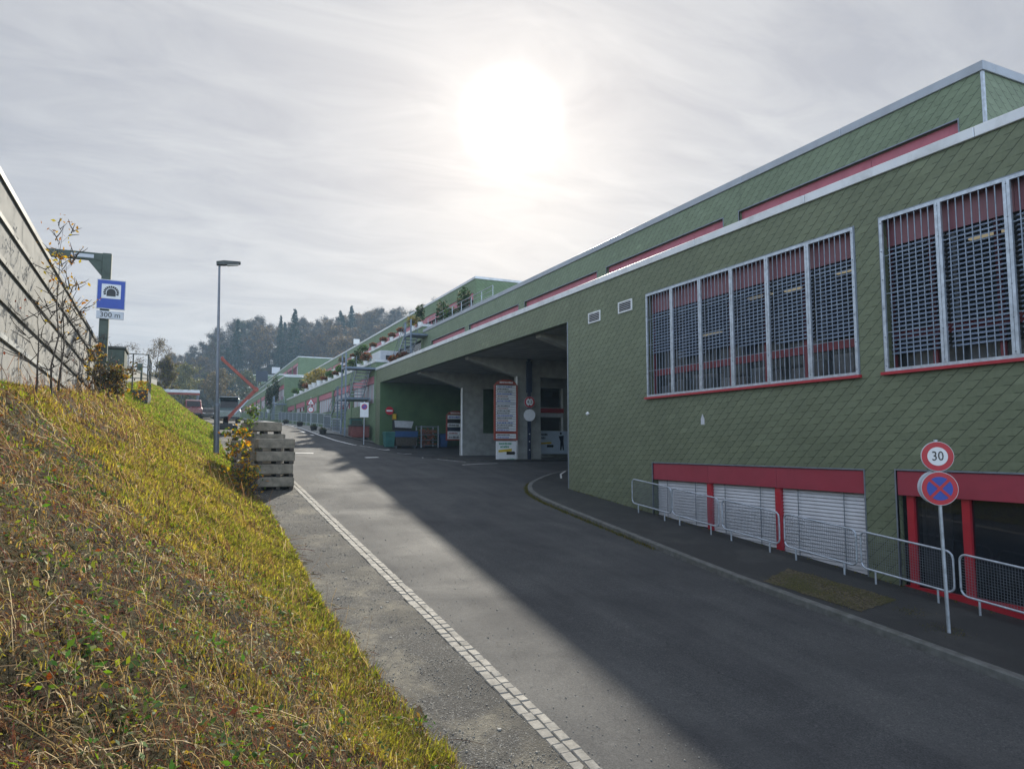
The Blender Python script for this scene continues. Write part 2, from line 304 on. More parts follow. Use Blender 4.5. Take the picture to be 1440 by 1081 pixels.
def gravel():
    m, nt, b, out = nmat('gravel'); k = NB(nt); P = k.pos()
    v = nt.nodes.new('ShaderNodeTexVoronoi'); v.inputs['Scale'].default_value = 52; k.L(P, v.inputs['Vector']); v2 = nt.nodes.new('ShaderNodeTexVoronoi'); v2.inputs['Scale'].default_value = 120; k.L(P, v2.inputs['Vector'])
    big = k.noise(P, .8, 6, .6, .6); sep = nt.nodes.new('ShaderNodeSeparateColor'); k.L(v.outputs['Color'], sep.inputs[0]); sep2 = nt.nodes.new('ShaderNodeSeparateColor'); k.L(v2.outputs['Color'], sep2.inputs[0])
    t = k.m('ADD', k.m('MULTIPLY', sep.outputs[0], .5), k.m('MULTIPLY', sep2.outputs[0], .5))
    c = k.mix(k.rng(t, .12, .85, 0, 1), (.008, .008, .009), (.085, .084, .08)); c = k.mix(k.rng(t, .80, .90, 0, .9), c, (.36, .35, .33)); dust = k.m('MULTIPLY', k.rng(big, .46, .62, 0, .85), k.rng(k.noise(P, 9, 5, .7), .35, .6, .35, 1)); c = k.mix(dust, c, (.21, .19, .145)); c = k.mix(k.rng(k.noise(P, .35, 5, .6), .50, .60, 0, .6), c, (.028, .028, .028))
    k.L(c, b.inputs['Base Color']); b.inputs['Roughness'].default_value = .9; b.inputs['Specular IOR Level'].default_value = .25
    h = k.m('ADD', k.m('MULTIPLY', v.outputs['Distance'], -1.0), k.m('MULTIPLY', v2.outputs['Distance'], -.5)); k.bump(h, .7, .012, b); return m
M['gravel'] = gravel()
def thatch(name, a, b_, c_):
    m, nt, b, out = nmat(name); k = NB(nt); P = k.pos()
    c = k.mix(k.rng(k.noise(P, 18, 6, .7), .35, .65, 0, 1), a, b_); c = k.mix(k.rng(k.noise(P, 1.1, 5, .6), .42, .62, 0, .8), c, c_)
    k.L(c, b.inputs['Base Color']); b.inputs['Roughness'].default_value = .95; b.inputs['Specular IOR Level'].default_value = .1; k.bump(k.noise(P, 22, 6, .7), 1, .05, b); return m
M['soil'] = thatch('matted_soil', (.020, .016, .010), (.06, .048, .024), (.055, .056, .02))
M['forest_floor'] = thatch('leaf_litter', (.03, .026, .02), (.05, .042, .03), (.04, .04, .022))
M['moss'] = thatch('mossy_gravel', (.04, .036, .022), (.19, .16, .11), (.085, .085, .035))
M['sett'] = mat('granite_sett', (.26, .245, .215), .85, var=.28, scale=7, bump=.4, dirt=(.20, .19, .165), dscale=5)
M['kerb'] = mat('kerb_stone', (.12, .122, .115), .85, var=.3, scale=6, bump=.4, dirt=(.075, .08, .06), dscale=4)

def grid(name, xs, ys, zf, m, kind='structure', smooth=True):
    xs = np.asarray(xs, float); ys = np.asarray(ys, float); X, Y = np.meshgrid(xs, ys); Z = zf(X, Y)
    V = np.stack([X, Y, Z], -1).reshape(-1, 3); nx = len(xs); i = np.arange(len(ys)-1)[:, None]*nx + np.arange(nx-1)[None]; F = np.stack([i, i+1, i+nx+1, i+nx], -1).reshape(-1, 4)
    me = bpy.data.meshes.new(name); me.from_pydata(V.tolist(), [], F.tolist()); me.update(); me.materials.append(m)
    if smooth: me.polygons.foreach_set('use_smooth', np.ones(len(F), bool))
    o = bpy.data.objects.new(name, me); COL.objects.link(o)
    if kind: o['kind'] = kind
    return o
def base_z(x, y): return zr(y) - 2.2 + 1.7*sm((np.asarray(y, float)-200)/20) + hill(x, y)
grid('ground', np.r_[np.arange(-760, -60, 25), np.arange(-60, 200, 6), np.arange(200, 761, 25)], np.r_[np.arange(-90, 190, 8), np.arange(190, 380, 5), np.arange(380, 741, 20)], base_z, M['forest_floor'])
grid('road', np.r_[np.arange(3.86, 14.1, .5), 15, 16, 17, 18, 20, 24, 40], np.arange(-20, 206, .5), H, M['asphalt'])
grid('gravel_verge', np.arange(1.6, 3.87, .15), np.r_[np.arange(-10, 40, .25), np.arange(40, 200, 1)], lambda x, y: zr(y) + .012*wob(x, y, 3)+.004, M['gravel'])
grid('grass_bank', np.r_[np.arange(-30, -6, 2), np.arange(-6, -2.7, .3), np.arange(-2.7, 3.01, .10)], np.r_[np.arange(-12, 34, .2), np.arange(34, 206, .7)], lambda x, y: np.where(x > xtoe(y)+.25, zr(y)-.06, bank(x, y)), M['soil'])
# sett edging: two rows of hand-cut stones
mb = MB()
for row, (xa, xb) in enumerate(((3.70, 3.845), (3.85, 3.985))):
    y = 3.0 + row*.07
    while y < 110:
        L_ = random.uniform(.15, .25) * (1 if y < 45 else 3); j = lambda s=.006: random.uniform(-s, s)
        z = float(zr(y)) ; zt = z + .018 + j(.006); zt2 = float(zr(y+L_)) + .018 + j(.006); x0, x1, ya, yb = xa+j(.008), xb+j(.008), y+.007, y+L_-.007; c = .012
        mb.loft([[(x0,ya,z-.05),(x1,ya,z-.05),(x1,yb,zt2-.07),(x0,yb,zt2-.07)], [(x0,ya,zt-c),(x1,ya,zt-c),(x1,yb,zt2-c),(x0,yb,zt2-c)], [(x0+c,ya+c,zt+j(.003)),(x1-c,ya+c,zt+j(.003)),(x1-c,yb-c,zt2),(x0+c,yb-c,zt2)]]); y += L_
tag(mb.build('sett_edging', M['sett']), kind='structure')
# pavement on the right with its kerb, curling round the corner into the passage
kp = [(10.48, y) for y in np.arange(-20, 11.6, .5)] + [(10.55, 13.), (10.66, 14.6), (10.78, 16.2), (10.9, 18.), (11.02, 19.6), (11.16, 21.2), (11.35, 22.5), (11.65, 23.6), (12.1, 24.6), (12.6, 25.45), (13.2, 26.2), (14.0, 27.1), (14.9, 28.0), (15.9, 28.8), (17.0, 29.5), (18.5, 30.1), (20.5, 30.4)]
def offs(pts, d):
    r = []
    for i, p in enumerate(pts):
        a = Vector(pts[max(i-1, 0)]); b = Vector(pts[min(i+1, len(pts)-1)]); t = (b-a).normalized(); r.append((p[0]+t.y*d, p[1]-t.x*d))
    return r
ki = offs(kp, .16)
inner = [(13.4, y) for (x, y) in kp[:64]]; rest = len(kp)-64
inner += [(13.4 , min(23.0, 12.8+i*1.6)) if i < 7 else (13.4+(i-7)*.8, 23.5) for i in range(rest)]
mk = MB(); mw = MB(); Hf = lambda p: float(H(p[0], p[1]))
for i in range(len(kp)-1):
    a, b, c, d = kp[i], kp[i+1], ki[i+1], ki[i]; hk = .125
    mk.quad((*a, Hf(a)-.1), (*b, Hf(b)-.1), (*b, Hf(b)+hk-.015), (*a, Hf(a)+hk-.015))
    a2, b2 = offs(kp, .018)[i], offs(kp, .018)[i+1]
    mk.quad((*a, Hf(a)+hk-.015), (*b, Hf(b)+hk-.015), (*b2, Hf(b2)+hk), (*a2, Hf(a2)+hk)); mk.quad((*a2, Hf(a2)+hk), (*b2, Hf(b2)+hk), (*c, Hf(c)+hk), (*d, Hf(d)+hk))
    e, f = inner[i], inner[i+1]; n = 6
    for q in range(n):
        l = lambda u, v, t: (u[0]+(v[0]-u[0])*t, u[1]+(v[1]-u[1])*t); p4 = [l(d, e, q/n), l(c, f, q/n), l(c, f, (q+1)/n), l(d, e, (q+1)/n)]
        mw.quad(*[(*p, Hf(p)+hk-.004) for p in p4])
tag(mk.build('kerb', M['kerb']), kind='structure'); tag(mw.build('pavement', M['walk'], smooth=True), kind='structure')
def sheet(name, poly, m, dz, n=14, kind='structure', wobble=0):
    """a thin sheet laid on the ground, subdivided so it follows the slope"""
    mb = MB(); (a, b, c, d) = [Vector(p) for p in poly]; z = lambda p: float(H(p.x, p.y)) + dz
    G = [[a.lerp(b, i/n).lerp(d.lerp(c, i/n), j/n) for i in range(n+1)] for j in range(n+1)]
    if wobble:
        for j in range(n+1):
            for i in range(n+1):
                if i in (0, n) or j in (0, n): G[j][i] = G[j][i] + Vector((random.uniform(-wobble, wobble), random.uniform(-wobble, wobble)))
    for j in range(n):
        for i in range(n): mb.quad(*[(p.x, p.y, z(p)) for p in (G[j][i], G[j][i+1], G[j+1][i+1], G[j+1][i])])
    return tag(mb.build(name, m), kind=kind)
sheet('mossy_patch', [(10.72, 11.1), (12.1, 11.75), (12.3, 9.3), (10.95, 9.0)], M['moss'], .128, wobble=.03)
def stripe(pts, w, dz=.006, dash=None):
    mb = MB(); acc = 0
    fine = []
    for p, q in zip(pts, pts[1:]):
        n = max(1, int(math.dist(p, q)/.5)); fine += [(p[0]+(q[0]-p[0])*i/n, p[1]+(q[1]-p[1])*i/n) for i in range(n)]
    fine.append(pts[-1]); L_ = offs(fine, -w/2); R_ = offs(fine, w/2)
    for i in range(len(fine)-1):
        acc += math.dist(fine[i], fine[i+1])
        if dash and int(acc/dash) % 2: continue
        mb.quad(*[(*p, Hf(p)+dz) for p in (L_[i], R_[i], R_[i+1], L_[i+1])])
    return tag(mb.build('road_marking', M['line']), kind='structure')
stripe([(8.95, 200), (8.95, 130), (8.95, 71), (8.92, 52), (9.15, 47), (9.6, 43.7), (10.3, 43.2), (11.4, 44.6), (12.6, 47.2), (13.2, 48.6)], .16)
stripe([(13.1, 46.2), (13.6, 46.3), (14.2, 46.6)], .12); stripe([(14.3, 44.5), (13.3, 40.5), (12.6, 37), (12.5, 35.8), (13.3, 34.2)], .10)
stripe([(12.5, 32.6), (13.5, 32.9), (14.6, 33.1)], .10); stripe([(8.6, 36.2), (9.3, 36.35)], .3); stripe([(8.35, 52.5), (8.45, 51.2)], .22, dash=.5); stripe([(8.3, 56), (8.35, 54.3)], .22)
stripe([(5.5, 38.8), (6.4, 38.6)], .25); stripe([(16.0, 28.6), (15.2, 27.6), (14.5, 26.3)], .08, dz=.135)
# raised concrete island under the passage columns
mb = MB(); isl = [(14.6, 43.6), (13.9, 40), (13.2, 36.6), (13.6, 35.0), (14.7, 34.2), (16.0, 34.0), (19.5, 34.2), (24, 34.4), (24, 45), (16, 45)]
zt = lambda p: float(H(*p))+.10
ib = [(*p, zt(p)-.3) for p in isl]; it = [(*p, zt(p)) for p in isl]; mb.loft([ib, it]); tag(mb.build('traffic_island', M['walk']), kind='structure')
# strip of gravel and paving in front of the terraced building
grid('forecourt_strip', np.arange(9.1, 13.4, .3), np.arange(53, 200, 1.), lambda x, y: H(x, y)+.01+.05*sm((x-9.1)/.4), M['concrete_dark'])
# loose stones and paper scraps on the verge
mb = MB()
for i in range(7000):
    y = 4.5+26*random.random()**1.6; x = random.uniform(float(xtoe(y))-.05, 3.72) if random.random() < .93 else random.uniform(3.9, 5.2); r = random.uniform(.004, .013)*(1.6 if random.random() < .06 else 1); z = float(zr(y))+r*.4; a = random.random()*3
    ring = [(x+r*math.cos(a+k*1.256)*random.uniform(.7, 1.2), y+r*math.sin(a+k*1.256)*random.uniform(.7, 1.2)) for k in range(5)]
    mb.loft([[(px, py, z-r*.6) for px, py in ring], [(x+(px-x)*.6, y+(py-y)*.6, z+r*.5) for px, py in ring]])
tag(mb.build('loose_stones', M['sett']), kind='stuff')

mb = MB()
for i in range(16):
    y = 6+20*random.random()**1.4; x = random.uniform(float(xtoe(y))+.1, 3.65); r = random.uniform(.015, .04); z = float(zr(y))+.012; a = random.random()*3
    ring = [(x+r*math.cos(a+k*1.05)*random.uniform(.5, 1.3), y+r*math.sin(a+k*1.05)*random.uniform(.5, 1.3)) for k in range(6)]; mb.loft([[(px, py, z-.02) for px, py in ring], [(px, py, z+random.uniform(.001, .008)) for px, py in ring]])
tag(mb.build('pale_flakes', mat('pale_stone', (.42, .41, .38), .9, var=.2, spec=.1)), kind='stuff')
# ------------------------------------------------------------------ building helpers
def wallX(mb, X, y0, y1, z0, z1, ops=(), th=.35):
    """wall facing -X with openings (ya, yb, za, zb); reveals go th deep"""
    ys = sorted({y0, y1, *[v for o in ops for v in o[:2]]}); zs = sorted({z0, z1, *[v for o in ops for v in o[2:]]})
    ys = [v for v in ys if y0 <= v <= y1]; zs = [v for v in zs if z0 <= v <= z1]
    inside = lambda y, z: any(o[0] < y < o[1] and o[2] < z < o[3] for o in ops)
    for ya, yb in zip(ys, ys[1:]):
        for za, zb in zip(zs, zs[1:]):
            if inside((ya+yb)/2, (za+zb)/2): continue
            mb.quad((X,yb,za),(X,ya,za),(X,ya,zb),(X,yb,zb)); mb.quad((X+th,ya,za),(X+th,yb,za),(X+th,yb,zb),(X+th,ya,zb))
    for (ya, yb, za, zb) in ops:
        mb.quad((X,ya,za),(X+th,ya,za),(X+th,ya,zb),(X,ya,zb)); mb.quad((X+th,yb,za),(X,yb,za),(X,yb,zb),(X+th,yb,zb))
        mb.quad((X,ya,zb),(X+th,ya,zb),(X+th,yb,zb),(X,yb,zb)); mb.quad((X+th,ya,za),(X,ya,za),(X,yb,za),(X+th,yb,za))
def wallY(mb, Y, x0, x1, z0, z1, ops=(), th=.35):
    """wall facing -Y with openings (xa, xb, za, zb)"""
    xs = sorted({x0, x1, *[v for o in ops for v in o[:2]]}); zs = sorted({z0, z1, *[v for o in ops for v in o[2:]]})
    inside = lambda y, z: any(o[0] < y < o[1] and o[2] < z < o[3] for o in ops)
    for xa, xb in zip(xs, xs[1:]):
        for za, zb in zip(zs, zs[1:]):
            if inside((xa+xb)/2, (za+zb)/2): continue
            mb.quad((xa,Y,za),(xb,Y,za),(xb,Y,zb),(xa,Y,zb)); mb.quad((xb,Y+th,za),(xa,Y+th,za),(xa,Y+th,zb),(xb,Y+th,zb))
    for (xa, xb, za, zb) in ops:
        mb.quad((xa,Y,za),(xa,Y,zb),(xa,Y+th,zb),(xa,Y+th,za)); mb.quad((xb,Y,za),(xb,Y+th,za),(xb,Y+th,zb),(xb,Y,zb))
        mb.quad((xa,Y,zb),(xb,Y,zb),(xb,Y+th,zb),(xa,Y+th,zb)); mb.quad((xa,Y,za),(xa,Y+th,za),(xb,Y+th,za),(xb,Y,za))
def trim(mb, X, ya, yb, za, zb, w=.035, o=.012):   # thin edge profile round an opening, proud of the wall
    mb.box(X-o, X+.05, ya-w, ya, za, zb+w); mb.box(X-o, X+.05, yb, yb+w, za, zb+w); mb.box(X-o, X+.05, ya, yb, zb, zb+w)
def slats(mb, X, ya, yb, za, zb, pitch=.075, w=.07, tilt=55, th=.004):
    n = int((zb-za)/pitch); dx = w/2*math.cos(R(tilt)); dz = w/2*math.sin(R(tilt))
    for i in range(n):
        z = zb-(i+.5)*pitch; mb.quad((X-dx,yb,z-dz),(X-dx,ya,z-dz),(X,ya,z+.008),(X,yb,z+.008)); mb.quad((X,yb,z+.008),(X,ya,z+.008),(X+dx,ya,z+dz),(X+dx,yb,z+dz))

# ------------------------------------------------------------------ the near building
FX = 13.3
B1 = thing('factory_building', (FX, 30, float(zr(30))), 'long olive green shingled building with barred windows, red bands and an open concrete passage', 'building')
UW = [(10.08-8.35+.65, 10.07), (10.73, 18.45)]                # barred windows, upper floor
W1, W2 = (10.73, 18.45, 1.55, 4.82), (2.37, 10.08, 1.55, 4.82)
L1, L2 = (10.73, 18.26, -4.2, -.50), (2.0, 9.97, -4.2, -.48)
PZ, CAPB, CAPT = 4.76, 5.76, 5.97                              # passage lintel, parapet cap
mb = MB()
wallX(mb, FX, -12, 23.56, -6, CAPB, [W1, W2, L1, L2], .34)
wallX(mb, FX, 23.56, 51.75, PZ, CAPB, [], .34); mb.quad((FX,23.56,PZ),(FX+.34,23.56,PZ),(FX+.34,51.75,PZ),(FX,51.75,PZ))
wallX(mb, FX, 51.75, 53.0, -2, CAPB, [], .34)
mb.quad((FX,53,-2),(FX,53,CAPB),(40,53,CAPB),(40,53,-2)); mb.quad((FX,-12,-6),(40,-12,-6),(40,-12,CAPB),(FX,-12,CAPB))
mb.build('wall', M['shingle'], B1)
mb = MB(); wallY(mb, 51.75, FX, 26, -2, PZ, [], .2); mb.build('passage_wall', M['green_paint'], B1)
mb = MB()                                                      # inner side of the passage, concrete
mb.quad((FX+.34,23.56,-4),(26,23.56,-4),(26,23.56,PZ),(FX+.34,23.56,PZ)); mb.quad((FX,23.56,-4),(FX+.34,23.56,-4),(FX+.34,23.56,PZ),(FX,23.56,PZ))
mb.build('passage_side', M['shingle'], B1)
mb = MB(); mb.box(FX+.34, 40, 23.56, 51.75, PZ+.02, PZ+.3)     # soffit with tapered beams down to the columns
for y in (26.8, 35.15, 43.5):
    mb.prism([(FX+.4, y-.22, PZ+.02), (FX+.4, y-.22, PZ-.12), (16.55, y-.22, 3.82), (26, y-.22, 3.82), (26, y-.22, PZ+.02)], (0, .44, 0))
mb.build('soffit', M['concrete'], B1)
def column(y, xw, low_to):
    c = MB(); b = float(H(17, y))-.3
    c.box(16.62, xw, y-.20, y+.25, b+1.0, 3.83); c.box(16.58, low_to, y-.26, y+.3, b-.3, .88)
    o = c.build('column', M['concrete'], B1); s = MB(); s.cbox(16.50, 16.60, y-.28, y-.18, b+.2, 3.83, .02); s.build('corner_guard', M['white'], o)
column(43.5, 18.05, 26); column(35.15, 18.0, 18.0); column(26.8, 18.0, 18.0)
# rooms at the back of the passage, facing the road
mb = MB(); wallY(mb, 37.6, 18.0, 26, -2, 3.82, [(19.35, 20.75, 2.35, 3.5), (19.35, 20.75, .95, 1.75), (21.4, 23.6, 1.0, 3.5)], .25); mb.build('back_room_wall', M['concrete'], B1)
w = MB(); w.box(19.35, 20.75, 37.75, 37.8, 2.35, 3.5); w.box(19.35, 20.75, 37.75, 37.8, .95, 1.75); w.box(21.4, 23.6, 37.75, 37.8, 1.0, 3.5)
w = w.build('window', M['glass_dark'], B1); f = MB(); f.box(20.75, 20.87, 37.56, 37.68, .9, 3.5); f.box(21.28, 21.4, 37.56, 37.68, .9, 3.5); f.box(21.4, 23.6, 37.6, 37.68, 2.1, 2.2); f.build('window_frame', M['white'], w)
s = MB(); s.box(19.3, 20.9, 37.53, 37.598, 2.02, 2.28); s.build('red_strip', M['red_shop'], B1)
s = MB(); s.box(19.3, 20.85, 37.53, 37.598, 1.76, 1.99); s.build('name_plate', M['sign_grey'], B1)
mb = MB(); mb.quad((26,23.56,-4),(26,51.75,-4),(26,51.75,PZ),(26,23.56,PZ)); mb.build('passage_end_wall', M['concrete'], B1)
# parapet caps
def cap(y0, y1, X, z0, z1, name='parapet_cap', m='cap', seg=4.0, d=.42):
    mb = MB(); y = y0
    while y < y1-.01:
        e = min(y1, y+seg); mb.cbox(X-.055, X+d, y+.004, e-.004, z0, z1, .012); y = e
    return mb.build(name, M[m], B1)
cap(-12, 53.05, FX, CAPB, CAPT)
# terrace roof and upper storey
UX, UC0, UC1 = 17.0, 8.92, 9.16
mb = MB(); mb.box(FX+.34, 40, -12, 53, 5.0, 5.1); mb.build('terrace_roof', M['concrete_dark'], B1)
ups = [(10.63+8.35*k, 10.63+8.35*k+7.55, 5.7, 7.98) for k in range(5)]; ups[-1] = (44.03, 51.0, 5.7, 7.98)
mb = MB(); wallX(mb, UX, 9.98, 53, 5.1, UC0, ups, .3); wallY(mb, 9.98, UX, 40, 5.1, UC0, [(17.95, 18.9, 6.4, 7.85)], .3)
mb.quad((UX,53,5.1),(UX,53,UC0),(40,53,UC0),(40,53,5.1)); mb.build('upper_wall', M['shingle_up'], B1)
mb = MB()
y = 9.98
while y < 53: e = min(53.02, y+4); mb.cbox(UX-.05, UX+.4, y+.004 if y > 10 else 9.93, e-.004, UC0, UC1, .012); y = e
mb.cbox(UX+.4, 40, 9.93, 10.35, UC0, UC1, .012); mb.build('upper_parapet_cap', M['cap_dull'], B1)
mb = MB(); mb.box(UX+.3, 40, 10.3, 53, UC0-.5, UC0-.35); mb.build('roof', M['concrete_dark'], B1)
mb = MB(); mb.box(UX-.012, UX+.06, 9.968, 10.03, 5.1, UC0); mb.build('corner_strip', M['galv'], B1)
o = MB(); o.box(17.98, 18.87, 10.05, 10.1, 6.4, 7.85); o.build('side_window', M['glass_dark'], B1)
for (ya, yb, za, zb) in ups:
    g = MB(); g.quad((UX+.24,yb,za),(UX+.24,ya,za),(UX+.24,ya,7.6),(UX+.24,yb,7.6)); w = g.build('terrace_window', M['glass_dark'], B1)
    p = MB(); n = 3; st = (yb-ya)/n
    for i in range(n): p.box(UX+.12, UX+.2, ya+i*st+.006, ya+(i+1)*st-.006, 7.62, zb-.01)
    p.build('red_panel', M['red_faded'], w)
    f = MB(); 
    for i in range(n+1): f.box(UX+.14, UX+.23, max(ya, ya+i*st-.05), min(yb, ya+i*st+.05), za, 7.6)
    f.build('window_frame', M['red_faded'], w); t = MB(); trim(t, UX, ya, yb, za, zb); t.build('edge_trim', M['galv_dark'], w)
# interiors, so that the glass has a room behind it
mb = MB(); mb.quad((16.9,-11,-6),(16.9,23.4,-6),(16.9,23.4,5),(16.9,-11,5)); mb.box(FX+.36, 16.9, -11, 23.4, 1.0, 1.2); mb.box(FX+.36, 16.9, -11, 23.4, -4.4, -4.3); mb.build('interior', M['interior'], B1)

# barred windows
def barred(y0, y1, z0, z1, blind_bottom, nb=6, lights=()):
    st = (y1-y0)/nb; X = FX
    fr = MB()                                                 # red inner frame with transom
    for i in range(nb+1): c = y0+i*st; fr.box(X+.26, X+.34, max(y0, c-.045)+.38*(0<i<nb), min(y1, c+.045)+.38*(0<i<nb), z0+.04, z1-.6)
    fr.box(X+.255, X+.345, y0, y1, 2.22, 2.42); fr.box(X+.25, X+.35, y0, y1, z0, z0+.05)
    w = fr.build('barred_window', M['red_inside'], B1)
    p = MB()
    for i in range(nb//2): p.box(X+.2, X+.25, y0+i*2*st+.004, y0+(i+1)*2*st-.004, z1-.60, z1-.01)
    p.build('red_panel', mat_plum, w)
    g = MB(); g.quad((X+.31,y1,z0),(X+.31,y0,z0),(X+.31,y0,z1-.6),(X+.31,y1,z1-.6)); g.build('glass', M['glass'], w)
    for i in range(nb):
        a, b = y0+i*st+.03, y0+(i+1)*st-.03; bl = MB(); slats(bl, X+.19, a, b, blind_bottom[i], z1-.62, .092, .085, 38); bl.build('blind', M['blind_blue'], w)
    lo = MB()                                                 # goods stacked behind the lower panes
    for i in range(nb):
        yy = y0+i*st+.1
        while yy < y0+(i+1)*st-.3:
            ww = random.uniform(.3, .55); lo.box(X+.5, X+.9, yy, min(yy+ww, y0+(i+1)*st-.05), 1.3, random.uniform(1.9, 2.2)); yy += ww+.03
    lo.build('stored_boxes', M['curtain'], w)
    gr = MB(); e = .065; gx0, gx1 = X-.03, X+.02
    gr.box(gx0, gx1, y0+.0, y0+e, z0, z1); gr.box(gx0, gx1, y1-e, y1, z0, z1); gr.box(gx0, gx1, y0+e, y1-e, z1-e, z1); gr.box(gx0, gx1, y0+e, y1-e, z0, z0+e)
    for i in range(1, nb): c = y0+i*st; gr.box(gx0-.004, gx1, c-.062, c-.004, z0+e, z1-e); gr.box(gx0-.004, gx1, c+.004, c+.062, z0+e, z1-e)
    gr.build('grille_frame', M['galv'], w)
    ba = MB()
    for i in range(nb):
        a, b = y0+i*st+.06, y0+(i+1)*st-.06
        for q in range(1, 8): yy = a+(b-a)*q/8; ba.box(X-.015, X-.003, yy-.0085, yy+.0085, z0+e, z1-e)
        for zz in (z0+.82, z0+1.64, z0+2.44): ba.box(X-.002, X+.008, a, b, zz-.006, zz+.006)
    ba.build('bars', M['bars'], w)
    bt = MB()
    for i in range(nb+1):
        for q in range(6): bt.disc((gx0-.006, min(max(y0+i*st, y0+.033), y1-.033), z0+.12+q*(z1-z0-.24)/5), (-1,0,0), .016, .012, 8)
    bt.build('bolts', M['galv_dark'], w)
    s = MB(); s.box(X-.10, X+.2, y0-.06, y1+.06, z0-.065, z0-.005); s.build('sill', M['red_shop'], w)
    t = MB(); trim(t, X, y0, y1, z0, z1, .03); t.build('edge_trim', M['galv_dark'], w)
mat_plum = mat('plum_cladding', (.19, .07, .088), .45, var=.12, scale=1.2, bump=.02)
barred(*W1[:2], *W1[2:], [2.45, 2.5, 2.6, 2.7, 2.6, 2.9])
barred(*W2[:2], *W2[2:], [2.2, 2.2, 2.3, 1.95, 1.82, 1.9])
# strip lamps glowing behind the blinds
def lamp_mat(name, col, s):
    m, nt, b, out = nmat(name); b.inputs['Base Color'].default_value = (.8, .8, .8, 1); b.inputs['Emission Color'].default_value = (*col, 1); b.inputs['Emission Strength'].default_value = s; return m
M['tube_warm'] = lamp_mat('warm_lamp_tube', (1, .86, .55), .22); M['tube_cool'] = lamp_mat('cool_lamp_tube', (.9, .97, 1), 1.1)
for (y, z, l) in ((12.2, 4.42, .5), (13.8, 4.3, .6), (14.9, 4.35, .9), (17.0, 3.55, .8), (11.2, 4.2, .5), (8.6, 4.4, .7)):
    a = MB(); a.box(15.0, 15.12, y, y+l, z-.04, z); tag(a.build('ceiling_lamp', M['tube_warm'], B1))
# ground-floor windows with lowered blinds
def lower_window(ya, yb):
    X = FX; za, zb = -4.2, -.50; n = 3; st = (yb-ya)/n
    p = MB()
    for i in range(n): p.cbox(X+.02, X+.12, ya+i*st+.005, ya+(i+1)*st-.005, zb-.50, zb-.012, .006)
    w = p.build('shop_window', M['red'], B1)
    for i in range(1, n): f = MB(); f.box(X+.06, X+.16, ya+i*st-.09, ya+i*st+.09, -4, zb-.5); f.build('mullion', M['red_shop'], w)
    for i in range(n):
        a, b = ya+i*st+.10, yb-(n-1-i)*st-.10; bl = MB(); g = float(zr((a+b)/2))+.13
        slats(bl, X+.14, a, b, g-.15, zb-.50, .082, .088, 68); bl.build('blind', M['blind'], w)
        for q in (.22, .78): c = MB(); yy = a+(b-a)*q; c.box(X+.085, X+.092, yy-.012, yy+.012, g-.2, zb-.5); c.build('blind_tape', M['galv_dark'], w)
    g = MB(); g.quad((X+.24,yb,za),(X+.24,ya,za),(X+.24,ya,zb),(X+.24,yb,zb)); g.build('glass', M['glass_dark'], w)
    t = MB(); trim(t, X, ya, yb, za, zb, .03); t.build('edge_trim', M['galv_dark'], w)
lower_window(10.73, 18.26)
def glazed_front(ya, yb):
    X = FX; za, zb = -4.2, -.48; p = MB(); n = 3; st = (yb-ya)/n
    for i in range(n): p.cbox(X+.02, X+.12, ya+i*st+.005, ya+(i+1)*st-.005, zb-.50, zb-.012, .006)
    w = p.build('glazed_shopfront', M['red'], B1); f = MB(); ps = [yb-.14-.07, 8.64, 7.0, 5.3, 3.6, ya+.1]
    for q, c in enumerate(ps): f.box(X+.1, X+.22, c-.075, c+.075, -4, zb-.5)
    f.box(X+.105, X+.215, ya, yb, -3.1, -2.78); f.build('window_frame', M['red_shop'], w)
    g = MB(); g.quad((X+.17,yb,za),(X+.17,ya,za),(X+.17,ya,zb-.5),(X+.17,yb,zb-.5)); g.build('glass', M['glass_dark'], w)
    c = MB()
    for i in range(7): yy = 9.66-i*.085; c.box(X+.36+.02*(i%2), X+.40+.02*(i%2), yy-.05, yy+.04, -3.4, -1.1)
    c.build('curtain', M['curtain'], w); h = MB(); h.cyl((X+.05, 7.12, -2.2), (X+.05, 7.12, -1.8), .015, n=8); h.build('handle', M['galv'], w)
    t = MB(); trim(t, X, ya, yb, za, zb, .03); t.build('edge_trim', M['galv_dark'], w)
glazed_front(2.0, 9.97)
# vents, small lamp, bare spot where a shingle is missing
for yc, zc in ((21.57, 4.62), (19.62, 4.66)):
    v = MB(); hw, hh = .40, .19
    v.box(FX-.035, FX-.0, yc-hw, yc-hw+.045, zc-hh, zc+hh); v.box(FX-.035, FX, yc+hw-.045, yc+hw, zc-hh, zc+hh); v.box(FX-.035, FX, yc-hw+.045, yc+hw-.045, zc+hh-.04, zc+hh); v.box(FX-.035, FX, yc-hw+.045, yc+hw-.045, zc-hh, zc-hh+.04)
    vo = v.build('air_vent', M['white'], B1); s = MB(); slats(s, FX-.022, yc-hw+.045, yc+hw-.045, zc-hh+.04, zc+hh-.04, .06, .045, 40); s.build('louvre', M['cap'], vo); k = MB(); k.box(FX-.006, FX-.002, yc-hw+.04, yc+hw-.04, zc-hh+.03, zc+hh-.03); k.build('vent_back', M['black'], vo)
s = MB(); s.tube([(FX-.005,22.04,1.17),(FX-.05,22.04,1.19),(FX-.10,22.04,1.17)], [.05,.065,.045], 10); s.build('wall_lamp', M['white'], B1)
s = MB(); s.poly([(FX-.004, 15.80, .62), (FX-.004, 15.80, .78), (FX-.004, 15.88, .93), (FX-.004, 15.95, .78), (FX-.004, 15.95, .62)][::-1]); s.build('patch', M['sign_grey'], B1)
s = MB(); s.box(FX-.012, FX+.02, 23.50, 23.572, -3.4, PZ); s.build('corner_strip', M['galv_dark'], B1)
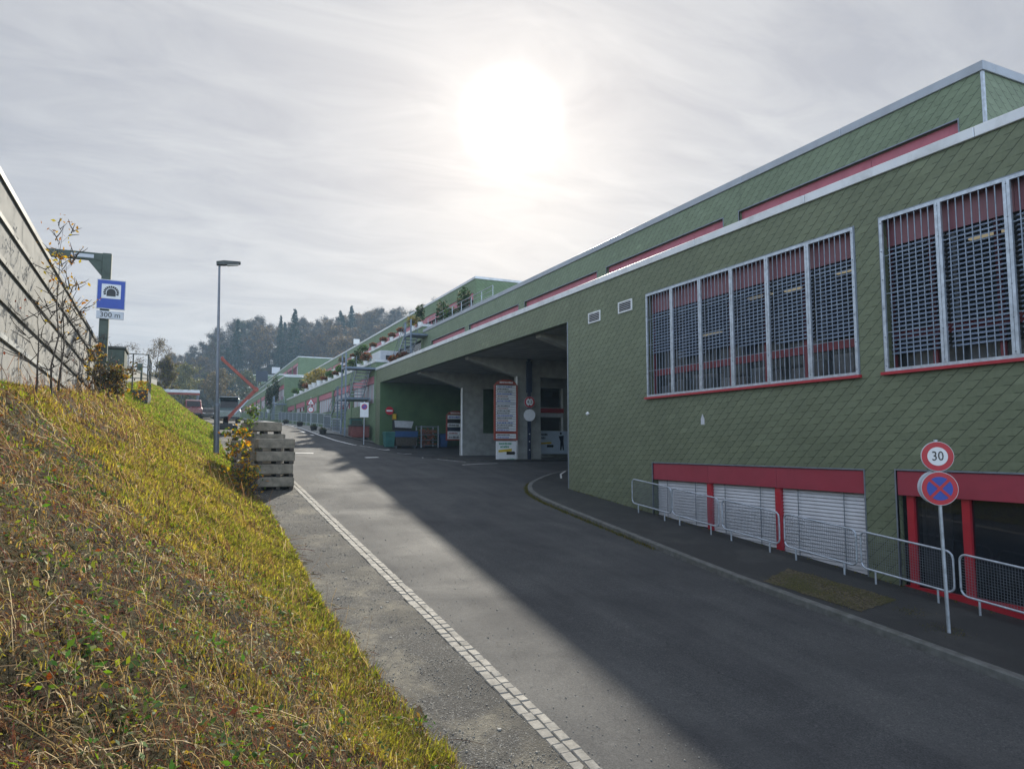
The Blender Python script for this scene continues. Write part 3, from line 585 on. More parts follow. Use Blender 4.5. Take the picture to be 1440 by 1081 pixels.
# ------------------------------------------------------------------ terraced buildings further up the road
def terraced(y0, y1, caps, ys0, ys1, label, win0, gable_ops=True):
    """three set-back storeys: facades at X = 13.3, 17, 20.7"""
    B = thing('terraced_building', (FX, (y0+y1)/2, float(zr((y0+y1)/2))), label, 'building'); Xs = (FX, 17.0, 20.7); P = 8.35
    for lv in range(3):
        X = Xs[lv]; a, b = ys0[lv], ys1[lv]; zt = caps[lv]; zb = -2 if lv == 0 else caps[lv-1]-1.3
        ops = []; y = a+.5
        while y < b-3:
            e = min(y+P-.75, b-.6); yc = (y+e)/2; sill = max(float(zr(yc))+1.25, zt-3.3) if lv == 0 else zb+.3
            ops.append((y, e, sill, zt-1.2)); y += P
        m = MB(); wallX(m, X, a, b, zb, zt-.2, ops, .3)
        m.quad((X,b,zb),(X,b,zt-.2),(44,b,zt-.2),(44,b,zb)); m.quad((X,a,zb),(44,a,zb),(44,a,zt-.2),(X,a,zt-.2)); m.build('wall', M['shingle_far'], B)
        m = MB(); y = a-.05
        while y < b: e = min(y+5, b+.05); m.cbox(X-.06, X+.4, y+.004, e-.004, zt-.2, zt, .012); y = e
        m.cbox(X+.4, 44, a-.05, a+.35, zt-.2, zt, .012); m.build('parapet_cap', M['cap'], B)
        m = MB(); m.box(X+.31, 44, a+.02, b-.02, zt-1.0, zt-.9); m.build('terrace_floor' if lv < 2 else 'roof', M['concrete_dark'], B)
        for (ya, yb, za, zb_) in ops:
            g = MB(); g.quad((X+.22,yb,za),(X+.22,ya,za),(X+.22,ya,zb_),(X+.22,yb,zb_)); w = g.build('window', M['glass_dark'], B)
            if lv != 1 or y0 > 100:
                p = MB(); p.box(X+.06, X+.14, ya, yb, zb_-.56, zb_-.01); p.build('red_panel', M['red_faded'], w)
            f = MB(); n = 6; st = (yb-ya)/n
            for i in range(n+1): c = min(max(ya+i*st, ya+.05), yb-.05); f.box(X+.15, X+.24, c-.05, c+.05, za, zb_-.57)
            f.build('window_frame', M['red_faded'] if lv != 1 else M['white'], w)
            if lv == 0 or random.random() < .6:
                for i in range(n):
                    cu = MB()
                    if random.random() < (.92 if lv == 0 else .6): cu.box(X+.16, X+.18, ya+i*st+.07, ya+(i+1)*st-.07, za+random.choice((.02, .02, .5)), zb_-.57)
                    if cu.v: cu.build('blind', M['curtain'], w)
        if lv == 0:
            for (ya, yb, za, zb_) in ops:
                s = MB(); s.box(X-.06, X-.0, yb+.1, yb+.62, float(zr(yb))-.2, zt-1.1); s.build('pilaster', M['shingle_far'], B)
    return B
B2 = terraced(53.1, 103, (6.62, 9.62, 13.42), (53.1, 53.1, 51.3), (103, 118, 138), 'middle terraced green building with planted parapets, beyond the passage', 1)
B3 = terraced(106, 232, (10.2, 14.05, 17.9), (106, 143.5, 145), (226, 230, 232), 'farther terraced green building with a blank gable, beyond the planted terraces', 1)
B4 = terraced(240, 285, (14.6, 18.8, 23.2), (238, 240, 242), (285, 285, 286), 'farthest green terraced building, small at the foot of the wooded hill', 1)

# ------------------------------------------------------------------ outside steel stairs
def stair(name_label, lanes, parent_loc, top_platforms=(), w=1.0):
    S = thing('steel_staircase', parent_loc, name_label, 'staircase')
    for (x, ya, za, yb, zb) in lanes:                        # flight from (ya,za) to (yb,zb), x = centre
        n = max(3, int(abs(zb-za)/.21)); tr = MB()
        for i in range(n):
            t = (i+.5)/n; y = ya+(yb-ya)*t; z = za+(zb-za)*(i+1)/n; tr.box(x-w/2, x+w/2, y-.15, y+.15, z-.07, z)
        tr.build('treads', M['galv'], S)
        for s in (-1, 1):
            b = MB(); b.prism([(x+s*(w/2+.02), ya, za-.2), (x+s*(w/2+.02), ya, za+.04), (x+s*(w/2+.02), yb, zb+.04), (x+s*(w/2+.02), yb, zb-.2)], (.03*s, 0, 0)); b.build('stringer', M['stair'], S)
            r = MB(); xx = x+s*(w/2+.05); r.tube([(xx, ya, za+1.0), (xx, yb, zb+1.0)], .022, 6); r.tube([(xx, ya, za+.55), (xx, yb, zb+.55)], .014, 6)
            for q in range(4): t = q/3; r.cyl((xx, ya+(yb-ya)*t, za+(zb-za)*t), (xx, ya+(yb-ya)*t, za+(zb-za)*t+1.0), .02, n=6)
            r.build('handrail', M['stair'], S)
    for (x0, x1, y0, y1, z, gz) in top_platforms:
        p = MB(); p.box(x0, x1, y0, y1, z-.14, z); p.build('landing', M['stair'], S)
        for (px, py) in ((x0+.06, y0+.06), (x0+.06, y1-.06)):
            q = MB(); q.box(px-.05, px+.05, py-.05, py+.05, gz, z+1.05); q.build('post', M['stair'], S)
        r = MB(); r.tube([(x0+.06, y0+.06, z+1.0), (x0+.06, y1-.06, z+1.0)], .022, 6); r.tube([(x0+.06, y0+.06, z+.5), (x0+.06, y1-.06, z+.5)], .016, 6); r.build('handrail', M['stair'], S)
    return S
g0 = float(zr(60))
stair('tall galvanised staircase climbing to the first terrace beside the passage', [(11.7, 61.5, g0, 57.2, 3.75), (12.7, 57.4, 3.75, 54.6, 6.0)], (12, 57, g0), [(11.2, 13.2, 54.2, 57.2, 3.75, .1), (11.0, 13.3, 53.2, 54.7, 6.0, .1)])
stair('upper steel staircase between first and second terrace at the end of the shingled building', [(16.1, 57.6, 5.7, 53.4, 8.65)], (16.2, 55, 5.6), [(15.6, 17.0, 51.9, 53.5, 8.65, 5.2)])
stair('far steel staircase standing at the end of the planted terrace', [(12.4, 108.5, float(zr(108)), 104.6, 6.0)], (12.4, 106, float(zr(106))), [(11.6, 13.3, 103.2, 104.7, 6.0, 3.7)], 1.2)
# plant cabinet on the first terrace
C = thing('roof_cabinet', (15.9, 60, 5.65), 'grey metal cabinet with dark door on the first terrace beside the staircase', 'cabinet')
m = MB(); m.cbox(15.0, 17.0, 58.6, 61.5, 5.65, 8.1, .03); m.build('body', M['sign_grey'], C); m = MB(); m.box(15.5, 16.2, 58.56, 58.6, 5.8, 7.7); m.build('door', M['black'], C)
# small roof signs
def board(loc, w, h, label, mface, post_h, name='roof_sign', frame='galv_dark'):
    S = thing(name, loc, label, 'sign'); x, y, z = loc
    m = MB(); m.box(x-w/2, x+w/2, y-.06, y+.06, z+post_h, z+post_h+h); m.build('panel', mface, S)
    for s in (-.35, .35): m = MB(); m.cyl((x+s*w, y, z), (x+s*w, y, z+post_h), .05, n=8); m.build('post', M[frame], S)
    return S
board((14.6, 152, 11.2), 2.3, 2.1, 'dark blue sign board standing above the far roofs', M['navy'], 2.0)
board((21.3, 96, 13.4), .8, .7, 'small pale billboard on the top roof edge of the middle building', M['white'], .5)
board((21.6, 190, 17.9), 2.0, 1.6, 'small white framed sign on the roof of the farther building', M['sign_grey'], .8)

# ------------------------------------------------------------------ terrace railings and planters
def railing(pts, label, h=1.0, n_post=None, mname='galv', cat='railing', fill=False):
    (xa, ya, za), (xb, yb, zb) = pts; S = thing('railing', ((xa+xb)/2, (ya+yb)/2, (za+zb)/2), label, cat); L_ = math.dist(pts[0], pts[1]); n = n_post or max(2, int(L_/1.6)+1)
    a, b = Vector(pts[0]), Vector(pts[1])
    for k in range(n):
        p = a.lerp(b, k/(n-1)); q = MB(); q.cyl(p, p+Vector((0,0,h)), .022, n=6); q.build('post', M[mname], S)
    r = MB(); r.cyl(a+Vector((0,0,h)), b+Vector((0,0,h)), .026, n=6); r.build('top_rail', M[mname], S)
    for f in (.35, .68): r = MB(); r.cyl(a+Vector((0,0,h*f)), b+Vector((0,0,h*f)), .014, n=6); r.build('mid_rail', M[mname], S)
    return S
railing([(17.3, 40, 9.1), (17.3, 52.8, 9.1)], 'thin steel railing on the roof edge near the upper staircase', .9)
railing([(13.0, 103.4, 6.0), (13.0, 112, 6.0)], 'steel railing round the landing at the end of the planted terrace', 1.0)
railing([(11.5, 104.7, float(zr(104))), (13.2, 104.7, float(zr(104)))], 'low railing at the foot of the far staircase', 1.0)

def leaf_cloud(n, cx, rx, rz, size, cols, rng, up=.3, shape='ball'):
    """numpy leaf quads in an ellipsoid; returns verts, faces, colours"""
    d = rng.normal(size=(n, 3)); d /= np.linalg.norm(d, axis=1)[:, None]; r = rng.random(n)**.45
    c = d*r[:, None]*np.array([rx, rx, rz]) + np.array(cx); return leaves_at(c, size, cols, rng, up)
def leaves_at(c, size, cols, rng, up=.3, stretch=1.7):
    n = len(c); a = rng.normal(size=(n, 3)); a[:, 2] += up; a /= np.linalg.norm(a, axis=1)[:, None]
    t = rng.normal(size=(n, 3)); t -= (t*a).sum(1)[:, None]*a; t /= np.linalg.norm(t, axis=1)[:, None]; b = np.cross(a, t)
    s = size*rng.uniform(.6, 1.35, n)[:, None]; l = s*stretch
    V = np.stack([c-t*l*.5, c+b*s*.36-t*l*.05+a*s*.08, c+t*l*.5, c-b*s*.36-t*l*.05+a*s*.08], 1).reshape(-1, 3)
    F = np.arange(n*4).reshape(n, 4); cols = np.asarray(cols, float); ci = cols[rng.integers(0, len(cols), n)]*rng.uniform(.75, 1.25, (n, 1)); C = np.repeat(ci, 4, 0); return V, F, C
def np_mesh(name, V, F, C, m, parent=None):
    me = bpy.data.meshes.new(name); nf = len(F); k = F.shape[1]
    me.vertices.add(len(V)); me.vertices.foreach_set('co', np.ascontiguousarray(V, np.float32).ravel()); me.loops.add(nf*k); me.loops.foreach_set('vertex_index', np.ascontiguousarray(F, np.int32).ravel())
    me.polygons.add(nf); me.polygons.foreach_set('loop_start', np.arange(0, nf*k, k, dtype=np.int32)); me.update(calc_edges=True)
    if C is not None:
        at = me.color_attributes.new('Col', 'FLOAT_COLOR', 'POINT'); at.data.foreach_set('color', np.ascontiguousarray(np.c_[C, np.ones(len(C))], np.float32).ravel())
    me.materials.append(m); o = bpy.data.objects.new(name, me); COL.objects.link(o)
    if parent is not None: o.parent = parent
    return o
def leaf_mat(name, trans=.4, rough=.6, spec=.12):
    m, nt, b, out = nmat(name); k = NB(nt); at = nt.nodes.new('ShaderNodeAttribute'); at.attribute_name = 'Col'
    k.L(at.outputs['Color'], b.inputs['Base Color']); b.inputs['Roughness'].default_value = rough; b.inputs['Specular IOR Level'].default_value = spec
    tr = nt.nodes.new('ShaderNodeBsdfTranslucent'); hs = nt.nodes.new('ShaderNodeHueSaturation'); hs.inputs['Saturation'].default_value = 1.15; hs.inputs['Value'].default_value = 1.5; k.L(at.outputs['Color'], hs.inputs['Color']); k.L(hs.outputs[0], tr.inputs['Color'])
    mx = nt.nodes.new('ShaderNodeMixShader'); mx.inputs[0].default_value = trans; k.L(b.outputs[0], mx.inputs[1]); k.L(tr.outputs[0], mx.inputs[2]); k.L(mx.outputs[0], out.inputs[0]); return m
M['leaf'] = leaf_mat('leaf'); M['leaf_hill'] = leaf_mat('hill_leaf', .15)
PAL = dict(green=[(.05,.11,.03),(.07,.13,.035),(.035,.08,.025)], yellow=[(.24,.19,.06),(.20,.16,.055),(.15,.15,.05)], rust=[(.20,.07,.03),(.16,.06,.035),(.10,.05,.03)], grey=[(.13,.13,.09),(.10,.11,.07),(.17,.15,.10)], dark=[(.02,.045,.02),(.03,.055,.025)])
def planter(x, y, z, kind, rng, label, group, s=1.0, pot='white'):
    S = thing('planter', (x, y, z), label, 'planter', group)
    m = MB(); r0, r1, h = .16*s, .23*s, .38*s; n = 12; ring = lambda r, zz: [(x+r*math.cos(6.2832*k/n), y+r*math.sin(6.2832*k/n), zz) for k in range(n)]
    m.loft([ring(r0, z), ring(r1*.97, z+h*.9), ring(r1*1.06, z+h*.9), ring(r1*1.06, z+h), ring(r1*.9, z+h), ring(r1*.85, z+h*.88)]); m.build('pot', M[pot], S)
    hh = dict(bush=.75, tall=1.5, low=.4, grass=.9, cypress=2.6)[kind]*s; rad = dict(bush=.55, tall=.45, low=.4, grass=.65, cypress=.42)[kind]*s; pal = rng.choice(['green','grey','rust','yellow']) if kind not in ('cypress','tall') else 'dark'
    if kind == 'grass': pal = 'yellow'
    if kind == 'bush' and rng.random() < .5: pal = 'green'
    if kind == 'low': pal = 'rust'
    V, F, C = leaf_cloud(420 if kind != 'cypress' else 900, (0, 0, h+hh*.5), rad, hh*.55, .10*s+.03, PAL[pal]+PAL['grey'][:1], rng); np_mesh('plant', V, F, C, M['leaf'], S); return S
prng = np.random.default_rng(5); tdesc = {'bush': 'leafy bush', 'low': 'low reddish plant', 'grass': 'tall yellow ornamental grass', 'tall': 'slim dark shrub', 'cypress': 'slim cypress'}
row = [(57.5,'bush','first leafy bush planter left of the staircase on the lower parapet'),(60,'tall','slim dark shrub in a white pot, nearest the staircase landing'),(62.5,'bush','dense round bush in a white pot behind the lower parapet'),(65,'low','low reddish plant in a pot right of a round bush'),(67.5,'bush','grey green bush in the middle of the parapet row'),(70,'low','low rusty plant in the middle of the parapet row'),(73,'bush','bushy potted plant left of the middle of the parapet row'),(76,'low','low reddish pot plant toward the far end of the parapet'),(79,'grass','pale yellow grass tuft beside the larger golden grass'),(82,'grass','large golden ornamental grass at the far end of the planted parapet'),(84.5,'grass','second golden grass clump next to the largest one'),(88,'bush','last bush before the far end of the planted parapet'),(92,'tall','dark shrub at the far corner of the planted terrace'),(97,'bush','low bush beside the far staircase landing')]
for i, (y, k, d) in enumerate(row): planter(13.55, y, 6.62, k, prng, d, 'planters along the first terrace', 1.5 if k == 'grass' else .95)
row2 = [(54.5,'tall','dark slim shrub on the second terrace above the upper staircase'),(56.5,'grass','yellow plant right beside the upper staircase head'),(60,'low','first rusty low plant along the second parapet'),(63,'low','second rusty plant along the second parapet'),(66,'low','third reddish plant along the second parapet'),(70,'low','fourth reddish plant along the second parapet'),(74,'bush','grey bush midway along the second parapet'),(79,'low','small rusty plant far along the second parapet'),(85,'bush','farthest visible bush on the second parapet')]
for i, (y, k, d) in enumerate(row2): planter(17.2, y, 9.62, k, prng, d, 'planters along the second terrace', .95)
for y, k, d in ((46, 'tall', 'slim dark shrub on the upper roof, right of the staircase head'), (48.5, 'bush', 'pinkish bush on the upper roof beside a slim shrub'), (50.5, 'tall', 'tall dark shrub at the roof corner above the upper staircase')): planter(17.7, y, 8.7, k, prng, d, 'potted plants on the upper roof', 1.25)
for y, k, d in ((51.2, 'low', 'red flowering plant behind the lower parapet, under the upper staircase'), (49.4, 'low', 'reddish plant behind the lower parapet near the first red band')): planter(14.4, y, 5.5, k, prng, d, 'potted plants behind the lower parapet', 1.6, 'terracotta')
planter(12.6, 111, float(zr(111))+2.0, 'cypress', prng, 'slim dark cypress standing by the far staircase', None, 1.5)
planter(12.8, 121, float(zr(121))+1.0, 'cypress', prng, 'second dark cypress farther behind the far staircase', None, 1.5)
for y, x, l in ((52.6, 9.35, 'nearest dark planter tub beside the white road line'), (56.5, 9.35, 'second dark planter tub along the white road line'), (64, 9.4, 'third dark planter tub along the white road line'), (73, 9.4, 'farthest dark planter tub along the white road line')):
    S = thing('planter', (x, y, float(zr(y))), l, 'planter', 'dark tubs along the road line'); z = float(zr(y)); n = 12
    ring = lambda r, zz: [(x+r*math.cos(6.2832*k/n), y+r*math.sin(6.2832*k/n), zz) for k in range(n)]
    m = MB(); m.loft([ring(.20, z), ring(.27, z+.26), ring(.30, z+.26), ring(.30, z+.32), ring(.25, z+.32), ring(.23, z+.28)]); m.build('pot', M['black'], S)
    V, F, C = leaf_cloud(160, (0, 0, .36), .27, .14, .07, PAL['dark']+PAL['grey'], prng); np_mesh('plant', V, F, C, M['leaf'], S)
# ------------------------------------------------------------------ pedestrian barriers
def rrect(x0, x1, z0, z1, r, n=5):
    pts = []
    for cx, cz, a0 in ((x1-r, z1-r, 0), (x0+r, z1-r, 90), (x0+r, z0+r, 180), (x1-r, z0+r, 270)):
        for k in range(n+1): a = R(a0+90*k/n); pts.append((cx+r*math.cos(a), cz+r*math.sin(a)))
    return pts
def barrier_meshes(L_, g, hi=1.0, lo=.26):
    """one barrier in local axes: runs along +Y from 0 to L_, ground rises g per metre"""
    fr = MB(); fr.tube([(0, y, z+g*y) for (y, z) in rrect(0, L_, lo, hi, .13)], .021, 8, closed=True)
    me = MB(); st = .05; n = int((L_-.06)/st); m = int((hi-lo-.06)/st)
    for i in range(n): y = .05+i*st; me.box(-.0025, .0025, y-.002, y+.002, lo+.02+g*y, hi-.02+g*y)
    for j in range(m): z = lo+.05+j*st; me.obox((0, L_/2, z+g*L_/2), (.0025,0,0), (0, L_/2-.02, g*(L_/2-.02)), (0,0,.002))
    legs = []
    for y in (.32, L_-.32):
        l = MB(); l.cyl((0, y, -.12+g*y), (0, y, lo+g*y), .021, n=8); legs.append(l)
    return fr, me, legs
def barrier(x, y, L_, label, group, proto=None, g=.09):
    z = float(H(x, y))
    if proto is not None: return copy_tree(proto, loc=(x, y, z+(.12 if x > 12 else 0)), label=label)
    S = thing('pedestrian_barrier', (0, 0, 0), label, 'barrier', group); fr, me, legs = barrier_meshes(L_, g); fr.build('frame', M['galv'], S); me.build('mesh_infill', M['galv_dark'], S)
    for l in legs: l.build('leg', M['galv'], S)
    S.location = (x, y, z+(.12 if x > 12 else 0)); return S
GB = 'barriers along the shingled wall'
b0 = barrier(12.9, 8.60, 1.95, 'mesh barrier right in front of the signpost, second from the right edge', GB)
for y, l in ((6.53, 'mesh barrier cut by the right edge, in front of the dark glazed door'), (10.66, 'mesh barrier in front of the right-hand lowered blind'), (12.77, 'mesh barrier in front of the middle lowered blind, right of its mullion'), (14.85, 'mesh barrier in front of the left red mullion'), (16.85, 'leftmost mesh barrier, at the corner end of the shingled wall')): barrier(12.9, y, 1.95, l, GB, b0)
GF = 'grey barriers along the terraced building'
order = ['nearest', 'second nearest', 'third', 'fourth', 'fifth', 'sixth', 'seventh', 'eighth', 'ninth', 'tenth', 'eleventh', 'twelfth']
f0 = None
for i in range(12):
    y = 62.2+3.3*i if i < 11 else 112; l = '%s grey barrier along the terraced building, counted from the tall staircase' % order[i]
    if f0 is None:
        S = thing('pedestrian_barrier', (0, 0, 0), l, 'barrier', GF); fr, me, legs = barrier_meshes(3.2, .052, 1.15, .2); fr.build('frame', M['galv'], S); me.build('mesh_infill', M['galv_dark'], S)
        for q in legs: q.build('leg', M['galv'], S)
        S.location = (11.7, y, float(zr(y))); f0 = S
    else: copy_tree(f0, loc=(11.7, y, float(zr(y))), label=l)
for y, l in ((54.6, 'short barrier at the foot of the tall staircase, left of the no parking sign'), (58.4, 'barrier under the landing of the tall staircase')): copy_tree(f0, loc=(11.0, y, float(H(11.0, y))), label=l)
for y, l in ((118, 'far barrier beyond the far staircase'), (124, 'farther barrier beyond the far staircase'), (130, 'farthest barrier beyond the far staircase')): copy_tree(f0, loc=(11.7, y, float(zr(y))), label=l, sc=(1, 1.7, 1))

# ------------------------------------------------------------------ traffic signs (built facing -Y in their own axes)
def round_face(S, z, r, rim, face, name='sign_plate', y=-.05, inner=.70):
    b = MB(); b.disc((0, y, z), (0,-1,0), r, .03, 40); o = b.build(name, M['sign_grey'], S)
    a = MB(); a.disc((0, y-.004, z), (0,-1,0), r*.965, .003, 40); a.build('rim', rim, o)
    if face is not None: c = MB(); c.disc((0, y-.008, z), (0,-1,0), r*inner, .003, 40); c.build('face', face, o)
    return o
def pole(S, h, r=.03, m='galv', top_cap=True, z0=0):
    p = MB(); p.cyl((0,0,z0), (0,0,h), r, n=12)
    if top_cap: p.cyl((0,0,h), (0,0,h+.015), r*1.1, n=12)
    p.build('post', M[m], S)
sx, sy = 11.40, 7.73
S = thing('traffic_sign', (sx, sy, float(H(sx, sy))+.12), 'grey post carrying a 30 speed limit disc above a no stopping disc, on the pavement', 'traffic sign', rz=R(-40))
S.rotation_euler = (R(0), R(-1.0), R(-40))
pole(S, 3.10); p = round_face(S, 2.84, .245, M['sign_red'], M['sign_white'], inner=.62)
part_text('30', .215, (0, -.0635, 2.84), M['sign_black'], p, 'numerals', sx=.86)
p = round_face(S, 2.315, .275, M['sign_red'], M['sign_blue'], inner=.70)
for a in (45, -45):
    c = MB(); d = Vector((math.cos(R(a)), 0, math.sin(R(a)))); n = Vector((-d.z, 0, d.x)); c.obox((0, -.0605-.0015*(a > 0), 2.315), d*.196, (0,.0025,0), n*.022); c.build('cross_bar', M['sign_red'], p)
for q in range(4):
    pts = [(.2*math.cos(R(q*90+a)), .2*math.sin(R(q*90+a))) for a in (-33, -22, -11, 0, 11, 22, 33)]
b = MB(); b.disc((-.03, .055, 2.33), (0,1,0), .275, .012, 32); b.build('back_plate', M['sign_grey'], S)
for z in (2.5, 2.75, 2.2, 2.95): b = MB(); b.box(-.05, .05, -.035, .04, z-.02, z+.02); b.build('clamp', M['galv_dark'], S)

# no parking board by the passage
x, y = 10.75, 45.8
S = thing('traffic_sign', (x, y, float(H(x, y))), 'white no parking board on a thin post left of the passage', 'traffic sign', rz=R(-12)); pole(S, 2.75, .03)
b = MB(); b.cbox(-.27, .27, -.06, -.04, 1.75, 2.72, .004); p = b.build('sign_plate', M['sign_white'], S)
q = MB(); q.disc((0,-.066,2.43), (0,-1,0), .19, .004, 28); q.build('red_ring', M['sign_red'], p); q = MB(); q.disc((0,-.070,2.43), (0,-1,0), .135, .003, 28); q.build('blue_disc', M['sign_blue'], p); q = MB(); q.obox((0,-.0725,2.43), (.13,0,-.13), (0,.002,0), (.014,0,.014)); q.build('slash', M['sign_red'], p)
# triangular warning over a round sign
x, y = 11.5, 71.5
S = thing('traffic_sign', (x, y, float(zr(y))), 'triangular warning sign over a round white sign before the terraced building', 'traffic sign', rz=R(-10)); pole(S, 2.75, .035)
tri = lambda r, zc: [(-r*.866, zc-r*.5), (r*.866, zc-r*.5), (0, zc+r)]
b = MB(); b.prism([(px, -.05, pz) for px, pz in tri(.46, 2.20)], (0, .015, 0)); p = b.build('sign_plate', M['sign_red'], S); b = MB(); b.prism([(px, -.056, pz) for px, pz in tri(.32, 2.20)], (0, .004, 0)); b.build('face', M['sign_white'], p)
b = MB(); b.box(-.04, .04, -.062, -.058, 2.10, 2.26); b.build('symbol', M['sign_black'], p)
p = round_face(S, 1.50, .31, M['sign_red'], M['sign_white'], inner=.72); b = MB(); b.box(-.05, .05, -.064, -.060, 1.42, 1.60); b.build('symbol', M['sign_grey'], p)
# no entry sign on the passage wall
x, y, z = 13.95, 51.5, 2.65
S = thing('traffic_sign', (x, y, z), 'red no entry disc fixed at the left of the green passage wall', 'traffic sign', rz=R(0))
b = MB(); b.disc((x, y-.05, z), (0,-1,0), .30, .03, 36); p = b.build('sign_plate', M['sign_red'], S); b = MB(); b.box(x-.23, x+.23, y-.056, y-.052, z-.06, z+.06); b.build('white_bar', M['sign_white'], p); b = MB(); b.box(x-.05, x+.05, y-.02, y+.245, z-.05, z+.05); b.build('bracket', M['galv_dark'], S)
# height limit and blank disc on the navy pole
x, y = 17.12, 34.6; zb = float(H(x, y))+.1
S = thing('height_limit_pole', (x, y, zb), 'dark navy pole with a height limit disc and blank pale disc in the passage', 'sign pole', rz=R(-8))
q = MB(); q.box(-.085, .085, -.06, .06, 0, PZ-zb); q.build('post', M['navy'], S); q = MB(); q.box(-.15, .15, -.08, .08, 3.6, 5.3); q.build('duct', M['navy'], S)
p = round_face(S, 3.08, .30, M['sign_red'], M['sign_white'], y=-.09, inner=.70); part_text('4,2', .24, (0, -.104, 3.08), M['sign_black'], p, 'numerals')
for s in (-1, 1): q = MB(); q.prism([(-.07, -.106, 3.08+s*.215), (.07, -.106, 3.08+s*.215), (0, -.106, 3.08+s*.125)][::s], (0, .003, 0)); q.build('arrow', M['sign_black'], p)
q = MB(); q.disc((0,-.09,2.37), (0,-1,0), .325, .03, 40); o = q.build('pale_disc', M['sign_white'], S)
for z in (.5, .95, 1.35, 4.0, 4.35): q = MB(); q.box(-.03, .03, -.07, -.06, z-.025, z+.025); q.build('reflector', M['sign_white'], S)

# ------------------------------------------------------------------ directory boards and posters of the passage
def smudge(mb, x0, x1, y, z, h, rng):          # a line of lettering too small to read
    x = x0
    while x < x1:
        w = rng.uniform(.02, .055); mb.box(x, min(x+w, x1), y-.002, y, z-h/2, z+h/2*rng.uniform(.5, 1.)); x += w+rng.uniform(.008, .03)
def directory(loc, w, z0, z1, label, rows, rz, dark=()):
    rg = random.Random(3); S = thing('directory_board', loc, label, 'sign board', rz=R(rz))
    f = MB()
    for s in (-1, 1): f.box(s*w/2-.045, s*w/2+.045, -.05, .05, z0, z1-.15)
    f.box(-w/2+.046, w/2-.046, -.05, .05, z0, z0+.07); f.build('frame', M['orange'], S)
    hd = MB(); pts = [(-w/2, z1-.14), (w/2, z1-.14), (w/2*.8, z1+.02), (w/2*.35, z1+.13), (-w/2*.35, z1+.13), (-w/2*.8, z1+.02)]; hd.prism([(px, -.06, pz) for px, pz in pts], (0, .12, 0)); h = hd.build('header', M['orange'], S)
    t = MB(); smudge(t, -w*.3, w*.3, -.062, z1-.02, .1, rg); t.build('lettering', M['sign_white'], h)
    n = rows; H_ = (z1-.18-z0-.09)/n
    for i in range(n):
        za = z1-.18-(i+1)*H_; m = MB(); m.box(-w/2+.05, w/2-.05, -.03, -.01, za+.012, za+H_-.008); c = 'sign_white' if i not in dark else dark[i]
        o = m.build('name_strip', M[c], S)
        if c == 'sign_white' and (i % 5) != 4: t = MB(); smudge(t, -w*.40, w*rg.uniform(.1, .38), -.032, za+H_/2, H_*.5, rg); t.build('lettering', M['sign_black' if i % 3 else 'sign_blue'], o)
        elif c == 'sign_white': t = MB(); smudge(t, -w*.38, w*.1, -.032, za+H_/2, H_*.45, rg); t.build('lettering', M['orange'], o)
    return S
zb = float(H(15.8, 34.8))
directory((15.80, 34.75, zb), 1.24, 1.10, 4.22, 'tall orange framed directory board with many white name strips', 22, -6, {19: 'orange', 7: 'sign_grey', 20: 'sign_white'})
S = thing('poster_board', (15.80, 34.7, zb), 'white poster with green lettering and yellow and black arrows under the tall directory', 'poster', rz=R(-6))
m = MB(); m.cbox(-.57, .57, -.05, .03, -.0, 1.05, .01); p = m.build('panel', M['white'], S); rg = random.Random(9)
for (z, a, b, h, c) in ((.93, -.42, .3, .12, 'sign_green'), (.76, -.35, .15, .12, 'sign_green'), (.10, -.42, .0, .07, 'sign_grey'), (.10, .03, .5, .08, 'sign_green')): t = MB(); smudge(t, a, b, -.054, z, h, rg); t.build('lettering', M[c], p)
def arrow(x0, x1, z, h, y): return [(x0, y, z-h/2), (x1-h*.55, y, z-h/2), (x1-h*.55, y, z-h*.8), (x1, y, z), (x1-h*.55, y, z+h*.8), (x1-h*.55, y, z+h/2), (x0, y, z+h/2)]
m = MB(); m.prism([(-.45,-.056,.46), (.30,-.056,.52), (.30,-.056,.66), (-.45,-.056,.58)], (0,.003,0)); m.build('yellow_stripe', M['sign_yellow'], p)
m = MB(); m.prism(arrow(.0, .50, .42, .16, -.060), (0,.003,0)); m.build('black_arrow', M['sign_black'], p)
zb2 = float(H(18.2, 48.3)); directory((18.1, 48.6, zb2), 1.35, .75, 2.75, 'small orange directory board with dark and white strips against the passage wall', 6, -4, {1: 'sign_black', 3: 'navy', 4: 'sign_white'})
S = thing('banner', (19.3, 36.9, -.35), 'pale banner with dark lettering, yellow and black arrows and a dark figure', 'banner')
x0, x1, yy = 18.45, 21.2, 36.9
m = MB(); m.cbox(x0, x1, yy-.02, yy+.02, -.42, .92, .006); p = m.build('cloth', mat('banner_cloth', (.50, .60, .72), .6, var=.06, bump=.05), S)
for z, a, b in ((.72, .15, 1.0), (.52, .15, .85)): t = MB(); smudge(t, x0+a, x0+b, yy-.024, z, .15, rg); t.build('lettering', M['navy'], p)
m = MB(); m.prism([(x0+.55, yy-.026, .14), (x0+1.25, yy-.026, .18), (x0+1.25, yy-.026, .28), (x0+.55, yy-.026, .24)], (0,.003,0)); m.build('yellow_stripe', M['sign_yellow'], p)
m = MB(); m.prism(arrow(x0+.95, x0+1.4, .04, .14, yy-.030), (0,.003,0)); m.build('black_arrow', M['sign_black'], p)
m = MB(); fx = x0+1.85
